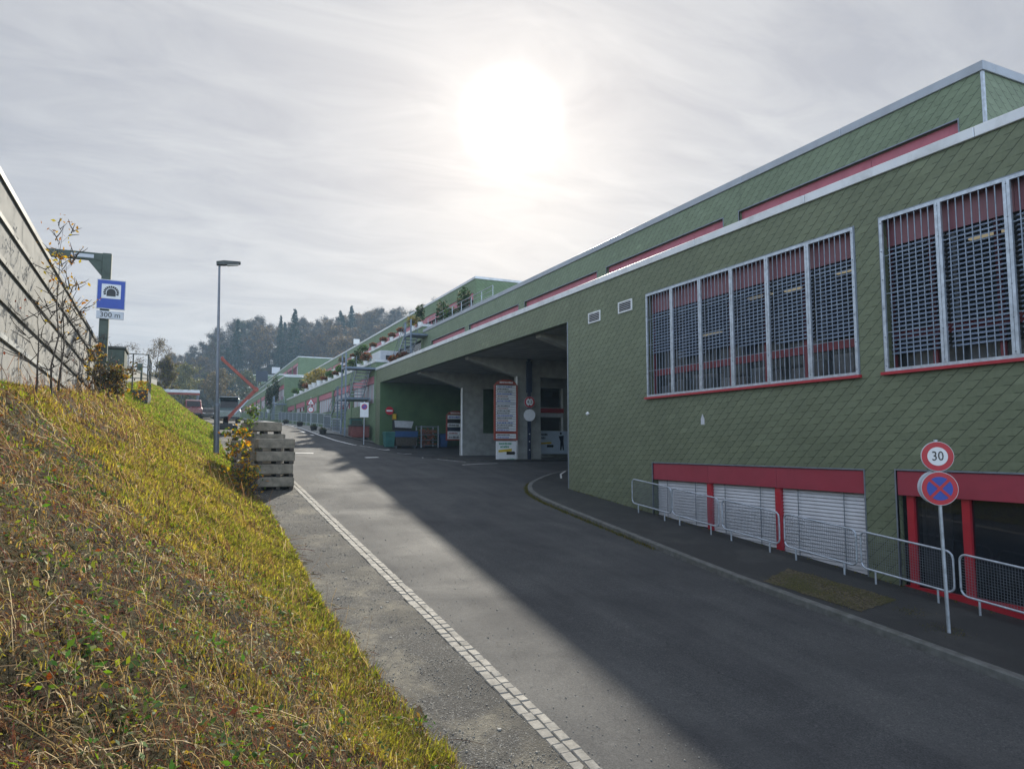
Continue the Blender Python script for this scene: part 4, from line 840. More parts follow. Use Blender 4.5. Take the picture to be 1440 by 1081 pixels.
m.disc((fx+.03, yy-.024, .78), (0,-1,0), .07, .003, 12); m.prism([(fx-.12,yy-.026,.62),(fx+.22,yy-.026,.66),(fx+.2,yy-.026,.32),(fx,yy-.026,.3)], (0,.003,0)); m.prism([(fx,yy-.026,.31),(fx+.2,yy-.026,.33),(fx+.24,yy-.026,-.2),(fx+.16,yy-.026,-.2),(fx+.11,yy-.026,.1),(fx+.06,yy-.026,-.2),(fx-.03,yy-.026,-.2)], (0,.003,0)); m.build('figure_print', M['navy'], p)

# ------------------------------------------------------------------ waste containers and crates along the passage wall
def base(x, y): return float(H(x, y))
x0, x1, y0, y1 = 13.55, 15.3, 49.6, 51.3; zb = .05
S = thing('metal_skip', (14.4, 50.4, zb), 'dark open metal skip with a white panel leaning above it, below the no entry disc', 'skip')
z = base(14.9, 50.3); m = MB(); X0, X1 = 14.05, 15.55
m.prism([(X0, 49.9, z+.15), (X1, 49.9, z+.15), (X1+.08, 49.9, z+1.25), (X0-.08, 49.9, z+1.25)], (0, .05, 0)); m.prism([(X0, 51.2, z+.15), (X1, 51.2, z+.15), (X1+.08, 51.2, z+1.25), (X0-.08, 51.2, z+1.25)], (0, .05, 0)); m.box(X0, X0+.05, 49.95, 51.2, z+.15, z+1.25); m.box(X1-.05, X1, 49.95, 51.2, z+.15, z+1.25); m.box(X0+.05, X1-.05, 49.95, 51.2, z+.15, z+.2); m.build('body', M['wood_dark'], S)
m = MB(); m.box(X0-.1, X1+.1, 49.86, 49.895, z+.78, z+1.2); m.build('blue_panel', M['bin_blue'], S)
m = MB(); m.box(X0+.05, X1-.05, 51.0, 51.15, z+1.3, z+2.0); m.build('back_board', M['black'], S); m = MB(); m.prism([(X0+.2,50.95,z+1.5),(X1-.05,50.95,z+1.45),(X1+.1,50.95,z+1.95),(X0+.15,50.95,z+2.0)], (0,.03,0)); m.build('white_sheet', M['curtain'], S)
for px in (X0+.06, X1-.06): m = MB(); m.box(px-.04, px+.04, 50.0, 51.1, z-.05, z+.15); m.build('skid', M['galv_dark'], S)
S2 = thing('notice_box', (14.02, 51.4, 2.2), 'small orange notice box on the passage wall beside the no entry disc', 'box'); m = MB(); m.cbox(14.22, 14.52, 51.55, 51.745, 2.0, 2.45, .02); m.build('case', mat('ochre_box', (.42, .22, .05), .5), S2); m = MB(); m.box(14.26, 14.48, 51.535, 51.548, 2.08, 2.38); m.build('front', M['sign_yellow'], S2)
S = thing('scrap_cage', (16.6, 50.6, base(16.6, 50.6)), 'wire cage pallet filled with brown scrap right of the dark skip', 'cage'); z = base(16.6, 50.6)-.02
for px in (15.95, 17.25):
    for py in (50.0, 51.2): m = MB(); m.box(px-.04, px+.04, py-.04, py+.04, z, z+1.6); m.build('post', M['galv'], S)
m = MB()
for zz in (.15, .55, .95, 1.55):
    m.box(15.99, 17.21, 49.97, 50.03, z+zz-.025, z+zz+.025); m.box(15.99, 17.21, 51.17, 51.23, z+zz-.025, z+zz+.025); m.box(15.93, 15.97, 50.04, 51.16, z+zz-.02, z+zz+.02); m.box(17.23, 17.27, 50.04, 51.16, z+zz-.02, z+zz+.02)
m.build('rails', M['galv_dark'], S)
m = MB(); rg = random.Random(4)
for i in range(70):
    c = Vector((rg.uniform(16.1, 17.1), rg.uniform(50.1, 51.1), z+rg.uniform(.2, 1.25))); d = Vector((rg.uniform(-1, 1), rg.uniform(-1, 1), rg.uniform(-.6, .6))).normalized()*rg.uniform(.1, .35); u = d.cross(Vector((0,0,1))).normalized()*rg.uniform(.02, .1); m.obox(c, d, u, d.cross(u).normalized()*.02)
m.build('scrap', M['terracotta'], S)
def wheelie(x, y, mname, label, w=.6, d=.7, h=1.05):
    z = base(x, y)-.01; S = thing('waste_bin', (x, y, z), label, 'bin'); m = MB(); r = lambda s, zz, dy=0: [(x-w/2*s, y-d/2*s+dy, zz), (x+w/2*s, y-d/2*s+dy, zz), (x+w/2*s, y+d/2*s+dy, zz), (x-w/2*s, y+d/2*s+dy, zz)]
    m.loft([r(.8, z+.06), r(1, z+h*.92)]); m.build('body', M[mname], S); m = MB(); m.loft([r(1.06, z+h*.92), r(1.06, z+h*.96), r(.8, z+h)]); m.build('lid', M[mname], S)
    for s in (-1, 1): m = MB(); m.disc((x+s*w*.42, y+d*.35, z+.1), (s,0,0), .1, .05, 14); m.build('wheel', M['tyre'], S)
wheelie(17.75, 50.4, 'bin_blue', 'blue waste bin between the scrap cage and the small orange directory')
wheelie(13.62, 50.3, 'teal', 'teal metal bin at the left end of the passage wall', .7, .9, 1.15)

x, y = 12.4, 54.3; z = base(12.4, 54.3)
S = thing('storage_trunk', (x, y, z), 'dark red storage trunk with a lid under the tall staircase', 'trunk')
m = MB(); m.cbox(x-.75, x+.65, y-.5, y+.5, z+.12, z+.95, .03); m.build('body', mat('dull_red_tin', (.16, .045, .04), .6), S); m = MB(); m.cbox(x-.8, x+.7, y-.55, y+.55, z+.95, z+1.08, .03); m.build('lid', M['rail_dark'], S)
for px in (x-.65, x+.55): m = MB(); m.box(px-.05, px+.05, y-.45, y+.45, z-.05, z+.12); m.build('foot', M['rail_dark'], S)
x, y = 12.6, 56.3; z = base(12.6, 56.3)
S = thing('utility_box', (x, y, z), 'grey green utility box behind the post of the tall staircase', 'utility box')
m = MB(); m.cbox(x-.5, x+.4, y-.3, y+.3, z-.05, z+1.35, .03); m.build('body', M['teal'], S); m = MB(); m.cbox(x-.55, x+.45, y-.35, y+.35, z+1.35, z+1.42, .02); m.build('lid', M['rail_dark'], S); m = MB(); m.box(x-.45, x+.35, y-.312, y-.302, z+.1, z+1.25); m.build('door', M['post_green'], S)
# ------------------------------------------------------------------ left: noise barrier, tunnel sign, railing
NW = thing('noise_barrier', (-3.1, 18, 1.2), 'pale noise barrier of panels with dark horizontal rails above the grass bank', 'noise barrier')
wa, wb = 5.0, 33.4; wx = lambda y: -2.86-.0120*(y-2); wt = lambda y: 5.02-.0245*(y-3.5)
seams = np.r_[np.arange(wa, wb, 4.0), wb]
for ya, yb in zip(seams, seams[1:]):
    m = MB(); m.prism([(wx(ya)-.14, ya+.012, .2), (wx(yb)-.14, yb-.012, .4), (wx(yb)-.14, yb-.012, wt(yb)-.03), (wx(ya)-.14, ya+.012, wt(ya)-.03)], (.12, 0, 0)); m.build('panel', M['wall_panel'], NW)
for k, (h0, h1, mn, r) in enumerate(((0, 0, 'rail_dark', .075), (.70, .72, 'rail_dark', .06), (1.40, 1.42, 'rail_dark', .06), (2.08, 2.10, 'rail_dark', .06), (2.72, 2.74, 'rail_pale', .065))):
    m = MB(); pts = [(wx(y)+.005, y, wt(y)-h0) for y in (wa, wb)]; m.obox((Vector(pts[0])+Vector(pts[1]))/2, (Vector(pts[1])-Vector(pts[0]))/2, (.022, 0, 0), (0, 0, r*.75)); m.build('rail', M[mn], NW)
for y in np.arange(wa+2, wb, 4.0): m = MB(); m.box(wx(y)-.26, wx(y)-.145, y-.08, y+.08, .2, wt(y)-.05); m.build('post', M['rail_dark'], NW)
C = thing('barrier_cabinet', (-2.95, 36.2, 2.0), 'grey green metal cabinet closing the end of the near noise barrier', 'cabinet'); m = MB(); m.cbox(-3.5, -2.35, 35.2, 37.2, 1.6, 4.25, .03); m.build('body', M['post_green'], C); m = MB(); m.cbox(-3.56, -2.29, 35.14, 37.26, 4.25, 4.36, .02); m.build('lid', M['rail_dark'], C)
N2 = thing('noise_barrier', (-3.2, 60, 5.0), 'white lower wall running on uphill behind the tunnel sign', 'noise barrier'); ztop = lambda y: 4.05+.072*(y-39)
for i in range(8):
    ya, yb = 39+8*i, 47+8*i; m = MB(); m.prism([(-3.2, ya+.015, ztop(ya)-4), (-3.2, yb-.015, ztop(yb)-4), (-3.2, yb-.015, ztop(yb)), (-3.2, ya+.015, ztop(ya))], (.18, 0, 0)); m.build('panel', M['wall_panel'], N2)
    m = MB(); m.prism([(-3.24, ya+.015, ztop(ya)+.001), (-3.24, yb-.015, ztop(yb)+.001), (-3.24, yb-.015, ztop(yb)+.14), (-3.24, ya+.015, ztop(ya)+.14)], (.26, 0, 0)); m.build('coping', M['rail_dark'], N2)
    if i > 2: m = MB(); y = ya+4; m.box(-3.019, -2.98, y-.35, y+.35, ztop(y)-2.2, ztop(y)-1.0); m.build('vent', M['black'], N2)
for f in (.85, 1.6): m = MB(); m.prism([(-3.0, 39, ztop(39)-f), (-3.0, 103, ztop(103)-f), (-3.0, 103, ztop(103)-f+.07), (-3.0, 39, ztop(39)-f+.07)], (.03, 0, 0)); m.build('rail', M['rail_dark'], N2)
m = MB(); m.box(-3.3, -2.9, 62.8, 63.6, ztop(63)-1, ztop(63)+.75); m.build('pier', M['post_green'], N2)
# gantry post with tunnel sign
gx, gy = -2.86, 31.6; gz = float(bank(gx, gy))-.1; gt = 7.55
S = thing('sign_gantry', (gx, gy, gz), 'dark green steel post with an arm reaching left over the noise barrier', 'gantry')
m = MB(); m.cbox(gx-.16, gx+.16, gy-.16, gy+.16, gz, gt, .02); m.build('post', M['post_green'], S); m = MB(); m.box(gx-6.2, gx-.165, gy-.11, gy+.11, gt-.30, gt-.02); m.prism([(gx-.165, gy-.10, gt-.9), (gx-.165, gy-.10, gt-.305), (gx-.65, gy-.10, gt-.305)], (0, .2, 0)); m.build('arm', M['post_green'], S); m = MB(); m.box(gx-1.25, gx-.45, gy-.118, gy-.111, gt-.24, gt-.1); m.build('label_plate', M['sign_grey'], S)
m = MB(); m.cbox(gx-.3, gx+.3, gy-.3, gy+.3, gz-.2, gz+.14, .02); m.build('footing', M['concrete_dark'], S)
S = thing('tunnel_sign', (gx+.2, gy-.2, 6.3), 'blue tunnel sign on the green gantry post', 'traffic sign', rz=R(3))
S.location = (gx+.21, gy-.22, .68); S.scale = (.82, 1, .82)
b = MB(); b.cbox(-.60, .60, -.03, .03, 5.66, 7.08, .012); p = b.build('sign_plate', M['sign_grey'], S); b = MB(); b.box(-.565, .565, -.036, -.031, 5.70, 7.04); b.build('blue_face', M['sign_blue'], p); b = MB(); b.box(-.40, .40, -.041, -.037, 6.17, 6.86); b.build('white_square', M['sign_white'], p)
arch = [(-.19, 6.28), (.19, 6.28), (.19, 6.46)]+[(.19*math.cos(R(a)), 6.46+.19*math.sin(R(a))) for a in range(15, 180, 15)]+[(-.19, 6.46)]
b = MB(); b.prism([(px, -.046, pz) for px, pz in arch], (0, .004, 0)); b.build('tunnel_mouth', M['sign_black'], p)
b = MB()
for a in range(-18, 200, 18): d = Vector((math.cos(R(a)), 0, math.sin(R(a)))); n = Vector((-d.z, 0, d.x)); b.obox(Vector((0, -.044, 6.46))+d*.275, d*.05, (0,.002,0), n*.035)
b.build('arch_stones', M['sign_black'], p)
b = MB()
for q in (-.3, -.1, .1, .3): 0
S = thing('distance_plate', (gx+.21, gy-.22, -.02), 'white 300 m plate under the blue tunnel sign', 'sign plate', rz=R(3)); b = MB(); b.cbox(-.47, .47, -.03, .03, 4.96, 5.27, .01); p = b.build('plate', M['sign_grey'], S); part_text('300 m', .28, (0, -.034, 5.11), M['sign_black'], p)
for z in (5.11, 5.9, 6.85): b = MB(); b.box(-.2, .2, .03, .07, z-.04, z+.04); b.build('clamp', M['galv_dark'], S if z < 5.5 else bpy.data.objects['tunnel_sign'])
# steps and railing beside the gantry
S = thing('railing', (-1.9, 40, 2.4), 'dark railing with concrete landing beside the gantry post', 'railing'); zz = 2.75
m = MB(); m.box(-3.0, -1.5, 38.6, 42.5, 1.7, zz-.02); m.build('landing', M['rail_dark'], S)
for (px, py) in ((-2.9, 38.7), (-2.2, 38.7), (-1.55, 38.7), (-1.55, 40.6), (-1.55, 42.4)): m = MB(); m.box(px-.03, px+.03, py-.03, py+.03, zz, zz+1.75); m.build('post', M['rail_dark'], S)
for h in (.55, 1.1, 1.72): m = MB(); m.box(-2.95, -1.58, 38.68, 38.72, zz+h-.02, zz+h+.02); m.box(-1.57, -1.53, 38.74, 42.4, zz+h-.02, zz+h+.02); m.build('rail', M['rail_dark'], S)

# ------------------------------------------------------------------ street lamp
lx, ly = 1.56, 36.3; lz = float(bank(lx, ly)); LH = 9.05
S = thing('street_lamp', (lx, ly, lz), 'tall grey street lamp with a flat head at the foot of the grass bank', 'street lamp')
S.rotation_euler = (0, R(-1.0), 0); z0 = lz; ORIG[S.name] = (lx, ly, lz)
m = MB(); m.tube([(lx, ly, z0-.3), (lx, ly, z0+2.35), (lx, ly, z0+2.4), (lx, ly, z0+LH)], [.13, .125, .08, .05], 14); m.build('post', M['lamp_steel'], S)
m = MB(); m.cyl((lx, ly, z0+2.3), (lx, ly, z0+2.42), .14, n=14); m.build('collar', M['galv_dark'], S)
m = MB(); m.loft([[(lx-.12, ly-.14, z0+LH), (lx+.20, ly-.20, z0+LH+.02), (lx+.95, ly-.16, z0+LH+.14), (lx+.95, ly+.16, z0+LH+.14), (lx+.20, ly+.20, z0+LH+.02), (lx-.12, ly+.14, z0+LH)], [(lx-.14, ly-.14, z0+LH+.16), (lx+.20, ly-.18, z0+LH+.22), (lx+.93, ly-.12, z0+LH+.24), (lx+.93, ly+.12, z0+LH+.24), (lx+.20, ly+.18, z0+LH+.22), (lx-.14, ly+.14, z0+LH+.16)]]); h = m.build('lamp_head', M['rail_dark'], S)
m = MB(); m.loft([[(lx+.36, ly-.12, z0+LH+.0), (lx+.85, ly-.10, z0+LH+.07), (lx+.85, ly+.10, z0+LH+.07), (lx+.36, ly+.12, z0+LH+.0)], [(lx+.34, ly-.13, z0+LH+.045), (lx+.87, ly-.11, z0+LH+.125), (lx+.87, ly+.11, z0+LH+.125), (lx+.34, ly+.13, z0+LH+.045)]]); m.build('lamp_glass', M['sign_white'], h)

# ------------------------------------------------------------------ stacks of concrete slabs with timber spacers
def slab(x0, x1, y0, y1, z, h, label, group):
    S = MB(); S.cbox(x0, x1, y0, y1, z, z+h, .025); o = S.build('concrete_block', M['block'], origin=(x0, y0, z)); tag(o, label, 'concrete block', group); return o
def spacer(x0, x1, y0, y1, z, h, label, group): S = MB(); S.box(x0, x1, y0, y1, z, z+h); tag(S.build('timber_spacer', M['wood_dark'], origin=(x0, y0, z)), label, 'timber', group)
rg = random.Random(21); nm = ['lowest', 'second lowest', 'third lowest', 'fourth lowest', 'topmost', 'topmost']
stacks = [(2.42, 3.66, 25.7, 27.2, 4, 'front stack'), (2.12, 3.50, 27.9, 29.4, 5, 'second stack'), (1.95, 2.75, 30.3, 31.8, 4, 'rear stack behind the lamp post')]
for (x0, x1, y0, y1, n, d) in stacks:
    z = float(H(2.5, y0))+.03
    for k in range(n):
        j = lambda s=.06: rg.uniform(-s, s); nmk = nm[k] if k < n-1 else 'topmost'
        sp = .10
        for q, f in enumerate((.06, .55, .90)):
            w = .14; xs = x0+(x1-x0)*f; spacer(xs-w/2+j(.03), xs+w/2, y0+.02, y1-.02, z, sp-.004, 'dark timber spacers under %s concrete block, %s' % (nmk, d), 'timber spacers')
        z += sp; a = j(); slab(x0+a, x1+a+j(.04), y0+j(.04), y1+j(.04), z, .335, '%s concrete block of the %s' % (nmk, d), 'stacked concrete blocks'); z += .338
# ------------------------------------------------------------------ orange boom lift
S = thing('boom_lift', (3.1, 52, float(zr(52))), 'orange red folding boom lift raised behind the concrete blocks', 'boom lift'); z = float(zr(52)); bx, by = 2.7, 52.0
e0, e1, e2 = (2.78, 52, 1.83), (4.63, 52, 3.93), (2.5, 52, 5.85)
m = MB(); m.cbox(bx-.4, bx+.5, by-1.4, by+1.2, z+.3, z+.62, .05); m.build('chassis', M['black'], S); m = MB(); m.cbox(bx-.12, bx+.22, by-.2, by+.2, z+.62, z+1.2, .04); m.build('mast', M['black'], S)
for px in (bx-.5, bx+.6):
    for py in (by-.85, by+.85): m = MB(); m.disc((px+(.15 if px > bx else -.15)*1, py, z+.3), (1 if px > bx else -1,0,0), .3, .2, 20); w = m.build('wheel', M['tyre'], S); m = MB(); m.disc((px+(.17 if px > bx else -.17), py, z+.3), (1 if px > bx else -1,0,0), .16, .02, 14); m.build('rim', M['galv'], w)
def arm(a, b, w, name):
    m = MB(); a, b = Vector(a), Vector(b); d = (b-a)/2; u = d.cross(Vector((0,1,0))).normalized()*w; m.obox((a+b)/2, d, (0,w,0), u); return m.build(name, M['orange'], S)
arm(e0, e1, .12, 'lower_arm'); arm(e1, e2, .095, 'upper_arm')
for p in (e0, e1): m = MB(); m.disc((p[0], p[1]-.2, p[2]), (0,-1,0), .17, .4, 16); m.build('joint', M['orange'], S)
m = MB(); m.cyl((e0[0]+.5, 51.75, e0[2]+.35), (e1[0]-.5, 51.75, e1[2]-.75), .05, n=8); m.build('cylinder', M['galv'], S)
m = MB(); c = Vector(e2); m.tube([c, c+Vector((-.10, .0, .12)), c+Vector((-.12, .0, .26))], [.13, .11, .09], 8); m.build('jib', M['orange'], S)

# ------------------------------------------------------------------ cars and vans (built facing -Y in their own axes)
def car_paint(name, col):
    m = mat(name, col, .3, .2, var=.05, scale=1, bump=0); b = [n for n in m.node_tree.nodes if n.type == 'BSDF_PRINCIPLED'][0]; b.inputs['Coat Weight'].default_value = .6; b.inputs['Coat Roughness'].default_value = .06; return m
def vehicle(name, loc, label, cat, paint, group, L_=4.4, W=1.78, Hh=1.5, van=False, rz=0.0):
    S = thing(name, loc, label, cat, group, rz=rz if rz else 1e-6); hw = W/2
    if van: prof = [(-L_/2, .45), (-L_/2, 1.0), (-L_/2+.25, 1.15), (-L_/2+1.0, 1.35), (-L_/2+1.75, Hh-.12), (-L_/2+2.2, Hh), (L_/2-.1, Hh), (L_/2, Hh-.15), (L_/2, .4)]
    else: prof = [(-L_/2, .4), (-L_/2, .68), (-L_/2+.15, .80), (-L_/2+1.15, .95), (-L_/2+1.95, Hh-.06), (-L_/2+2.4, Hh), (L_/2-1.1, Hh-.05), (L_/2-.35, 1.02), (L_/2-.05, .95), (L_/2, .6), (L_/2, .4)]
    b = MB(); rings = []
    for f, s in ((-1, .93), (-.93, 1.0), (.93, 1.0), (1, .93)):
        rings.append([(f*hw*(1-max(0, (pz-.95))*(.17 if not van else .06)), py*s, .22 + (pz-.22)*(1 if abs(f) < 1 else .985)) for (py, pz) in prof])
    rings = [[(x, y, z) for (x, y, z) in r] for r in rings]; b.loft(rings); body = b.build('body', paint, S)
    def pane(pts, nm): g = MB(); g.prism(pts, Vector((0,0,.001))); 
    g = MB()
    if van:
        y0, y1 = -L_/2+1.03, -L_/2+1.72; g.quad((-hw*.8, y0-.02, 1.40), (hw*.8, y0-.02, 1.40), (hw*.76, y1-.02, Hh-.16), (-hw*.76, y1-.02, Hh-.16)); o = g.build('windscreen', M['glass_dark'], body)
        g = MB(); g.quad((hw*.78, L_/2+.004, 1.15), (.06, L_/2+.004, 1.15), (.06, L_/2-.03, Hh-.3), (hw*.76, L_/2-.03, Hh-.3)); g.quad((-.06, L_/2+.004, 1.15), (-hw*.78, L_/2+.004, 1.15), (-hw*.76, L_/2-.03, Hh-.3), (-.06, L_/2-.03, Hh-.3)); g.build('rear_window', M['glass_dark'], body)
        for s in (-1, 1): g = MB(); xx = lambda zz: s*(hw*(1-max(0, zz-.95)*.06)+.004); pts = [(xx(1.2), -L_/2+1.3, 1.2), (xx(1.2), -L_/2+2.5, 1.2), (xx(Hh-.25), -L_/2+2.5, Hh-.25), (xx(Hh-.25), -L_/2+1.95, Hh-.25)]; g.poly(pts if s > 0 else pts[::-1]); g.build('side_window', M['glass_dark'], body)
    else:
        g.quad((-hw*.80, -L_/2+1.17, .995), (hw*.80, -L_/2+1.17, .995), (hw*.72, -L_/2+1.88, Hh-.07), (-hw*.72, -L_/2+1.88, Hh-.07)); g.build('windscreen', M['glass_dark'], body)
        g = MB(); g.quad((hw*.78, L_/2-.37, 1.06), (-hw*.78, L_/2-.37, 1.06), (-hw*.72, L_/2-1.03, Hh-.06), (hw*.72, L_/2-1.03, Hh-.06)); g.build('rear_window', M['glass_dark'], body)
        for s in (-1, 1): g = MB(); xx = lambda zz: s*(hw*(1-max(0, zz-.95)*.17)+.004); pts = [(xx(1.0), -L_/2+1.35, 1.0), (xx(1.0), L_/2-.6, 1.0), (xx(Hh-.14), L_/2-1.15, Hh-.14), (xx(Hh-.14), -L_/2+2.0, Hh-.14)]; g.poly(pts if s > 0 else pts[::-1]); g.build('side_window', M['glass_dark'], body)
    for s in (-1, 1):
        h = MB(); h.cbox(s*hw*.68-.17, s*hw*.68+.17, -L_/2*.94-.10, -L_/2*.94+.1, .66 if not van else .85, .80 if not van else 1.05, .02); h.build('headlight', M['sign_white'], S)
        h = MB(); h.cbox(s*hw*.84-.10, s*hw*.84+.1, L_/2-.14, L_/2+.015, .8, 1.02, .02); h.build('tail_light', M['sign_red'], S)
        h = MB(); h.cbox(s*(hw+.09)-.09, s*(hw+.09)+.09, -L_/2+1.35, -L_/2+1.45, 1.0 if not van else 1.25, 1.14 if not van else 1.5, .02); h.build('wing_mirror', M['black'], S)
        for yy in (-L_/2+.85, L_/2-.85):
            w = MB(); w.disc((s*(hw+.005), yy, .32), (s,0,0), .32, .2, 22); w = w.build('wheel', M['tyre'], S); q = MB(); q.disc((s*(hw+.012), yy, .32), (s,0,0), .2, .01, 16); q.build('rim', M['galv'], w)
    for yy in (-L_/2-.02, L_/2+.0): g = MB(); g.cbox(-hw*.85, hw*.85, yy-.04, yy+.06, .34, .55, .02); g.build('bumper', M['black'], S)
    return S
def car(x, y, *a, **k): return vehicle('parked_car', (x, y, float(zr(y))), *a, **k)
GC = 'cars parked up the road'
vehicle('parked_van', (4.05, 73, float(zr(73))), 'dark grey green van with pale roof parked behind the lamp post', 'van', car_paint('van_paint', (.12, .17, .17)), 'vans parked up the road', 5.2, 2.0, 2.45, True)
m = MB(); m.cbox(-.9, .9, -1.2, 2.5, 2.452, 2.50, .02); m.build('roof_panel', M['cap'], bpy.data.objects['parked_van'])
car(3.25, 103, 'dark car with pale bonnet, nearest of the row left of the van', 'car', car_paint('black_car_paint', (.02, .022, .026)), GC, rz=.02)
car(3.3, 111, 'second dark blue car behind the pale bonneted one', 'car', car_paint('blue_car_paint', (.05, .075, .11)), GC)
car(3.4, 120, 'silver car third in the row left of the van', 'car', car_paint('silver_car_paint', (.35, .38, .42)), GC)
car(3.5, 131, 'farthest grey car in the row left of the van', 'car', car_paint('grey_car_paint', (.12, .14, .17)), GC)
vehicle('parked_van', (1.3, 98.5, float(zr(98.5))+.2), 'dark red van half hidden by the grass bank, left of the parked cars', 'van', car_paint('red_van_paint', (.17, .02, .03)), 'vans parked up the road', 4.9, 1.95, 2.3, True, rz=.05)
# carport behind the bank
S = thing('carport', (-1.5, 112, float(zr(112))), 'pale roofed carport above the bank behind the red van', 'carport'); z = float(zr(112))
m = MB(); n = 26
for i in range(n): xa = -7+9.2*i/n; xb = -7+9.2*(i+1)/n; h = lambda q: .05*(q % 2); m.prism([(xa, 106, z+3.6+h(i)), (xb, 106, z+3.6+h(i+1)), (xb, 106, z+3.66+h(i+1)), (xa, 106, z+3.66+h(i))], (0, 11, .35))
m.build('roof', M['cap'], S); m = MB(); m.box(-7, 2.2, 105.9, 105.98, z+3.28, z+3.62); m.build('fascia', M['cap'], S); m = MB(); m.box(-7, 2.2, 105.93, 106.05, z+3.0, z+3.275); m.build('beam', M['orange'], S)
for px in (-6.8, -2.5, 2.0):
    for py in (106.2, 116.6): m = MB(); m.box(px-.08, px+.08, py-.08, py+.08, z-.5, z+3.6); m.build('post', M['galv_dark'], S)
# ------------------------------------------------------------------ vegetation: bank grass (nobody could count it)
rng = np.random.default_rng(3)
def bank_n(x, y): return bank(x, y)
def noise2(x, y, s): return np.clip(.5+.5*wob(x+11, y+3, s)+.25*wob(x-5, y+9, s*2.7), 0, 1)
def scatter(n, ya, yb, power=1.0, xlim=-3.0, off=.06):
    u = rng.random(n); y = ya*(yb/ya)**(u**power); lo = np.maximum(xlim, -.30*y-1.0); hi = xtoe(y)+off; x = lo+(hi-lo)*rng.random(n); return x, y
def brown_field(x, y):                       # 1 = dead mat, 0 = living grass
    t = (xtoe(y)-x)/4.6; near = np.clip((13.5-y)/5, 0, 1); far = np.clip((y-29)/6, 0, 1)
    b = .17+.95*near*np.clip((t-.10)/.22, 0, 1)+.62*np.clip((t-.58)/.25, 0, 1)*(1-far)+.75*(noise2(x, y, .55)-.5)+.6*(noise2(x, y, 1.9)-.5)+.3*(noise2(x, y, 5.)-.5); return np.clip(b-.12*far, 0, 1)
def blades(n, ya, yb, power, hmin, hmax, wmul):
    x, y = scatter(n, ya, yb, power); z = bank(x, y); br = brown_field(x, y); keep = (rng.random(n) > br*.95) & (rng.random(n) < .12+1.1*noise2(x, y, 5.5)); x, y, z, br = x[keep], y[keep], z[keep], br[keep]; n = len(x)
    d = np.hypot(x, y); h = rng.uniform(hmin, hmax, n)*(1-.35*br)*(.45+.65*noise2(x, y, 2.4)+.6*noise2(x+9, y, 7.)); w = np.maximum(.0035, .00075*d)*wmul*rng.uniform(.7, 1.3, n)
    az = rng.uniform(0, 2*np.pi, n); bend = rng.uniform(.25, 1.1, n); dx = np.cos(az)*bend+.12; dy = np.sin(az)*bend; px, py = -np.sin(az), np.cos(az)
    P = np.stack([x, y, z-.01], 1); D = np.stack([dx, dy, np.zeros(n)], 1)*h[:, None]; U = np.array([0, 0, 1.])*h[:, None]; S = np.stack([px, py, np.zeros(n)], 1)*w[:, None]
    m1 = P+U*.55+D*.25; t = P+U*.88+D*.95
    V = np.stack([P-S, P+S, m1-S*.8, m1+S*.8, t-S*.12, t+S*.12], 1).reshape(-1, 3); b = np.arange(n)[:, None]*6
    F = np.concatenate([b+np.array([[0, 1, 3, 2]]), b+np.array([[2, 3, 5, 4]])], 0)
    g = np.array([.17, .20, .035]); yl = np.array([.37, .30, .075]); st = np.array([.27, .19, .09]); fr = np.array([.15, .215, .045])
    k = np.clip(noise2(x, y, .8)*1.1+rng.normal(0, .2, n)-.1, 0, 1)[:, None]; c = g*(1-k)+yl*k; far = np.clip((y-27)/8, 0, 1)[:, None]*.7; c = c*(1-far)+fr*far
    toe = np.clip(1-(xtoe(y)-x)/.9, 0, 1)[:, None]*.45; c = c*(1-toe)+np.array([.22, .265, .04])*toe
    s = (rng.random(n) < .20+.40*br)[:, None]; c = np.where(s, st*rng.uniform(.6, 1.15, (n, 1)), c)*rng.uniform(.7, 1.3, (n, 1)); return V, F, np.repeat(c, 6, 0)
def join(parts):
    V, F, C, o = [], [], [], 0
    for v, f, c in parts: V.append(v); F.append(f+o); C.append(c); o += len(v)
    return np.concatenate(V), np.concatenate(F), np.concatenate(C)
M['grass'] = leaf_mat('grass_blade', .52, .7, .08)
tag(np_mesh('grass', *join([blades(290000, 2.0, 16, 1.0, .05, .17, 1.0), blades(130000, 14, 36, 1.0, .07, .15, 1.1), blades(60000, 30, 120, 1.0, .10, .2, 1.0)]), M['grass']), kind='stuff')
def ribbons(n, ya, yb, lmin, lmax, wid, cols, lift, power=1.0, xlim=-3.0, seg=4, curl=.5, up=.0):
    x, y = scatter(n, ya, yb, power, xlim); z = bank(x, y); d = np.hypot(x, y); az = rng.uniform(0, 2*np.pi, n); l = rng.uniform(lmin, lmax, n); w = np.maximum(wid, .0005*d)*rng.uniform(.7, 1.5, n); c = rng.normal(0, curl, n); pts = []; px, py = x.copy(), y.copy()
    hl = rng.uniform(.3, 1, n)*lift
    for s in range(seg+1):
        t = s/seg; pz = bank(px, py)+hl*np.sin(np.pi*min(1, t*.8+.1))+up*l*t*rng.uniform(.6, 1., n)+.01; pts.append(np.stack([px, py, pz], 1)); a = az+c*t; px = px+np.cos(a)*l/seg*(1-up*.8); py = py+np.sin(a)*l/seg*(1-up*.8)
    V = []; sd = np.stack([-np.sin(az)*.7, np.cos(az)*.7, np.full(n, .7)], 1)
    for p in pts: V += [p-sd*w[:, None]*.5, p+sd*w[:, None]*.5]
    V = np.stack(V, 1).reshape(-1, 3); k = 2*(seg+1); b = np.arange(n)[:, None]*k; F = np.concatenate([b+np.array([[2*s, 2*s+1, 2*s+3, 2*s+2]]) for s in range(seg)], 0)
    cols = np.asarray(cols); cc = cols[rng.integers(0, len(cols), n)]*rng.uniform(.6, 1.3, (n, 1)); return V, F, np.repeat(cc, k, 0)
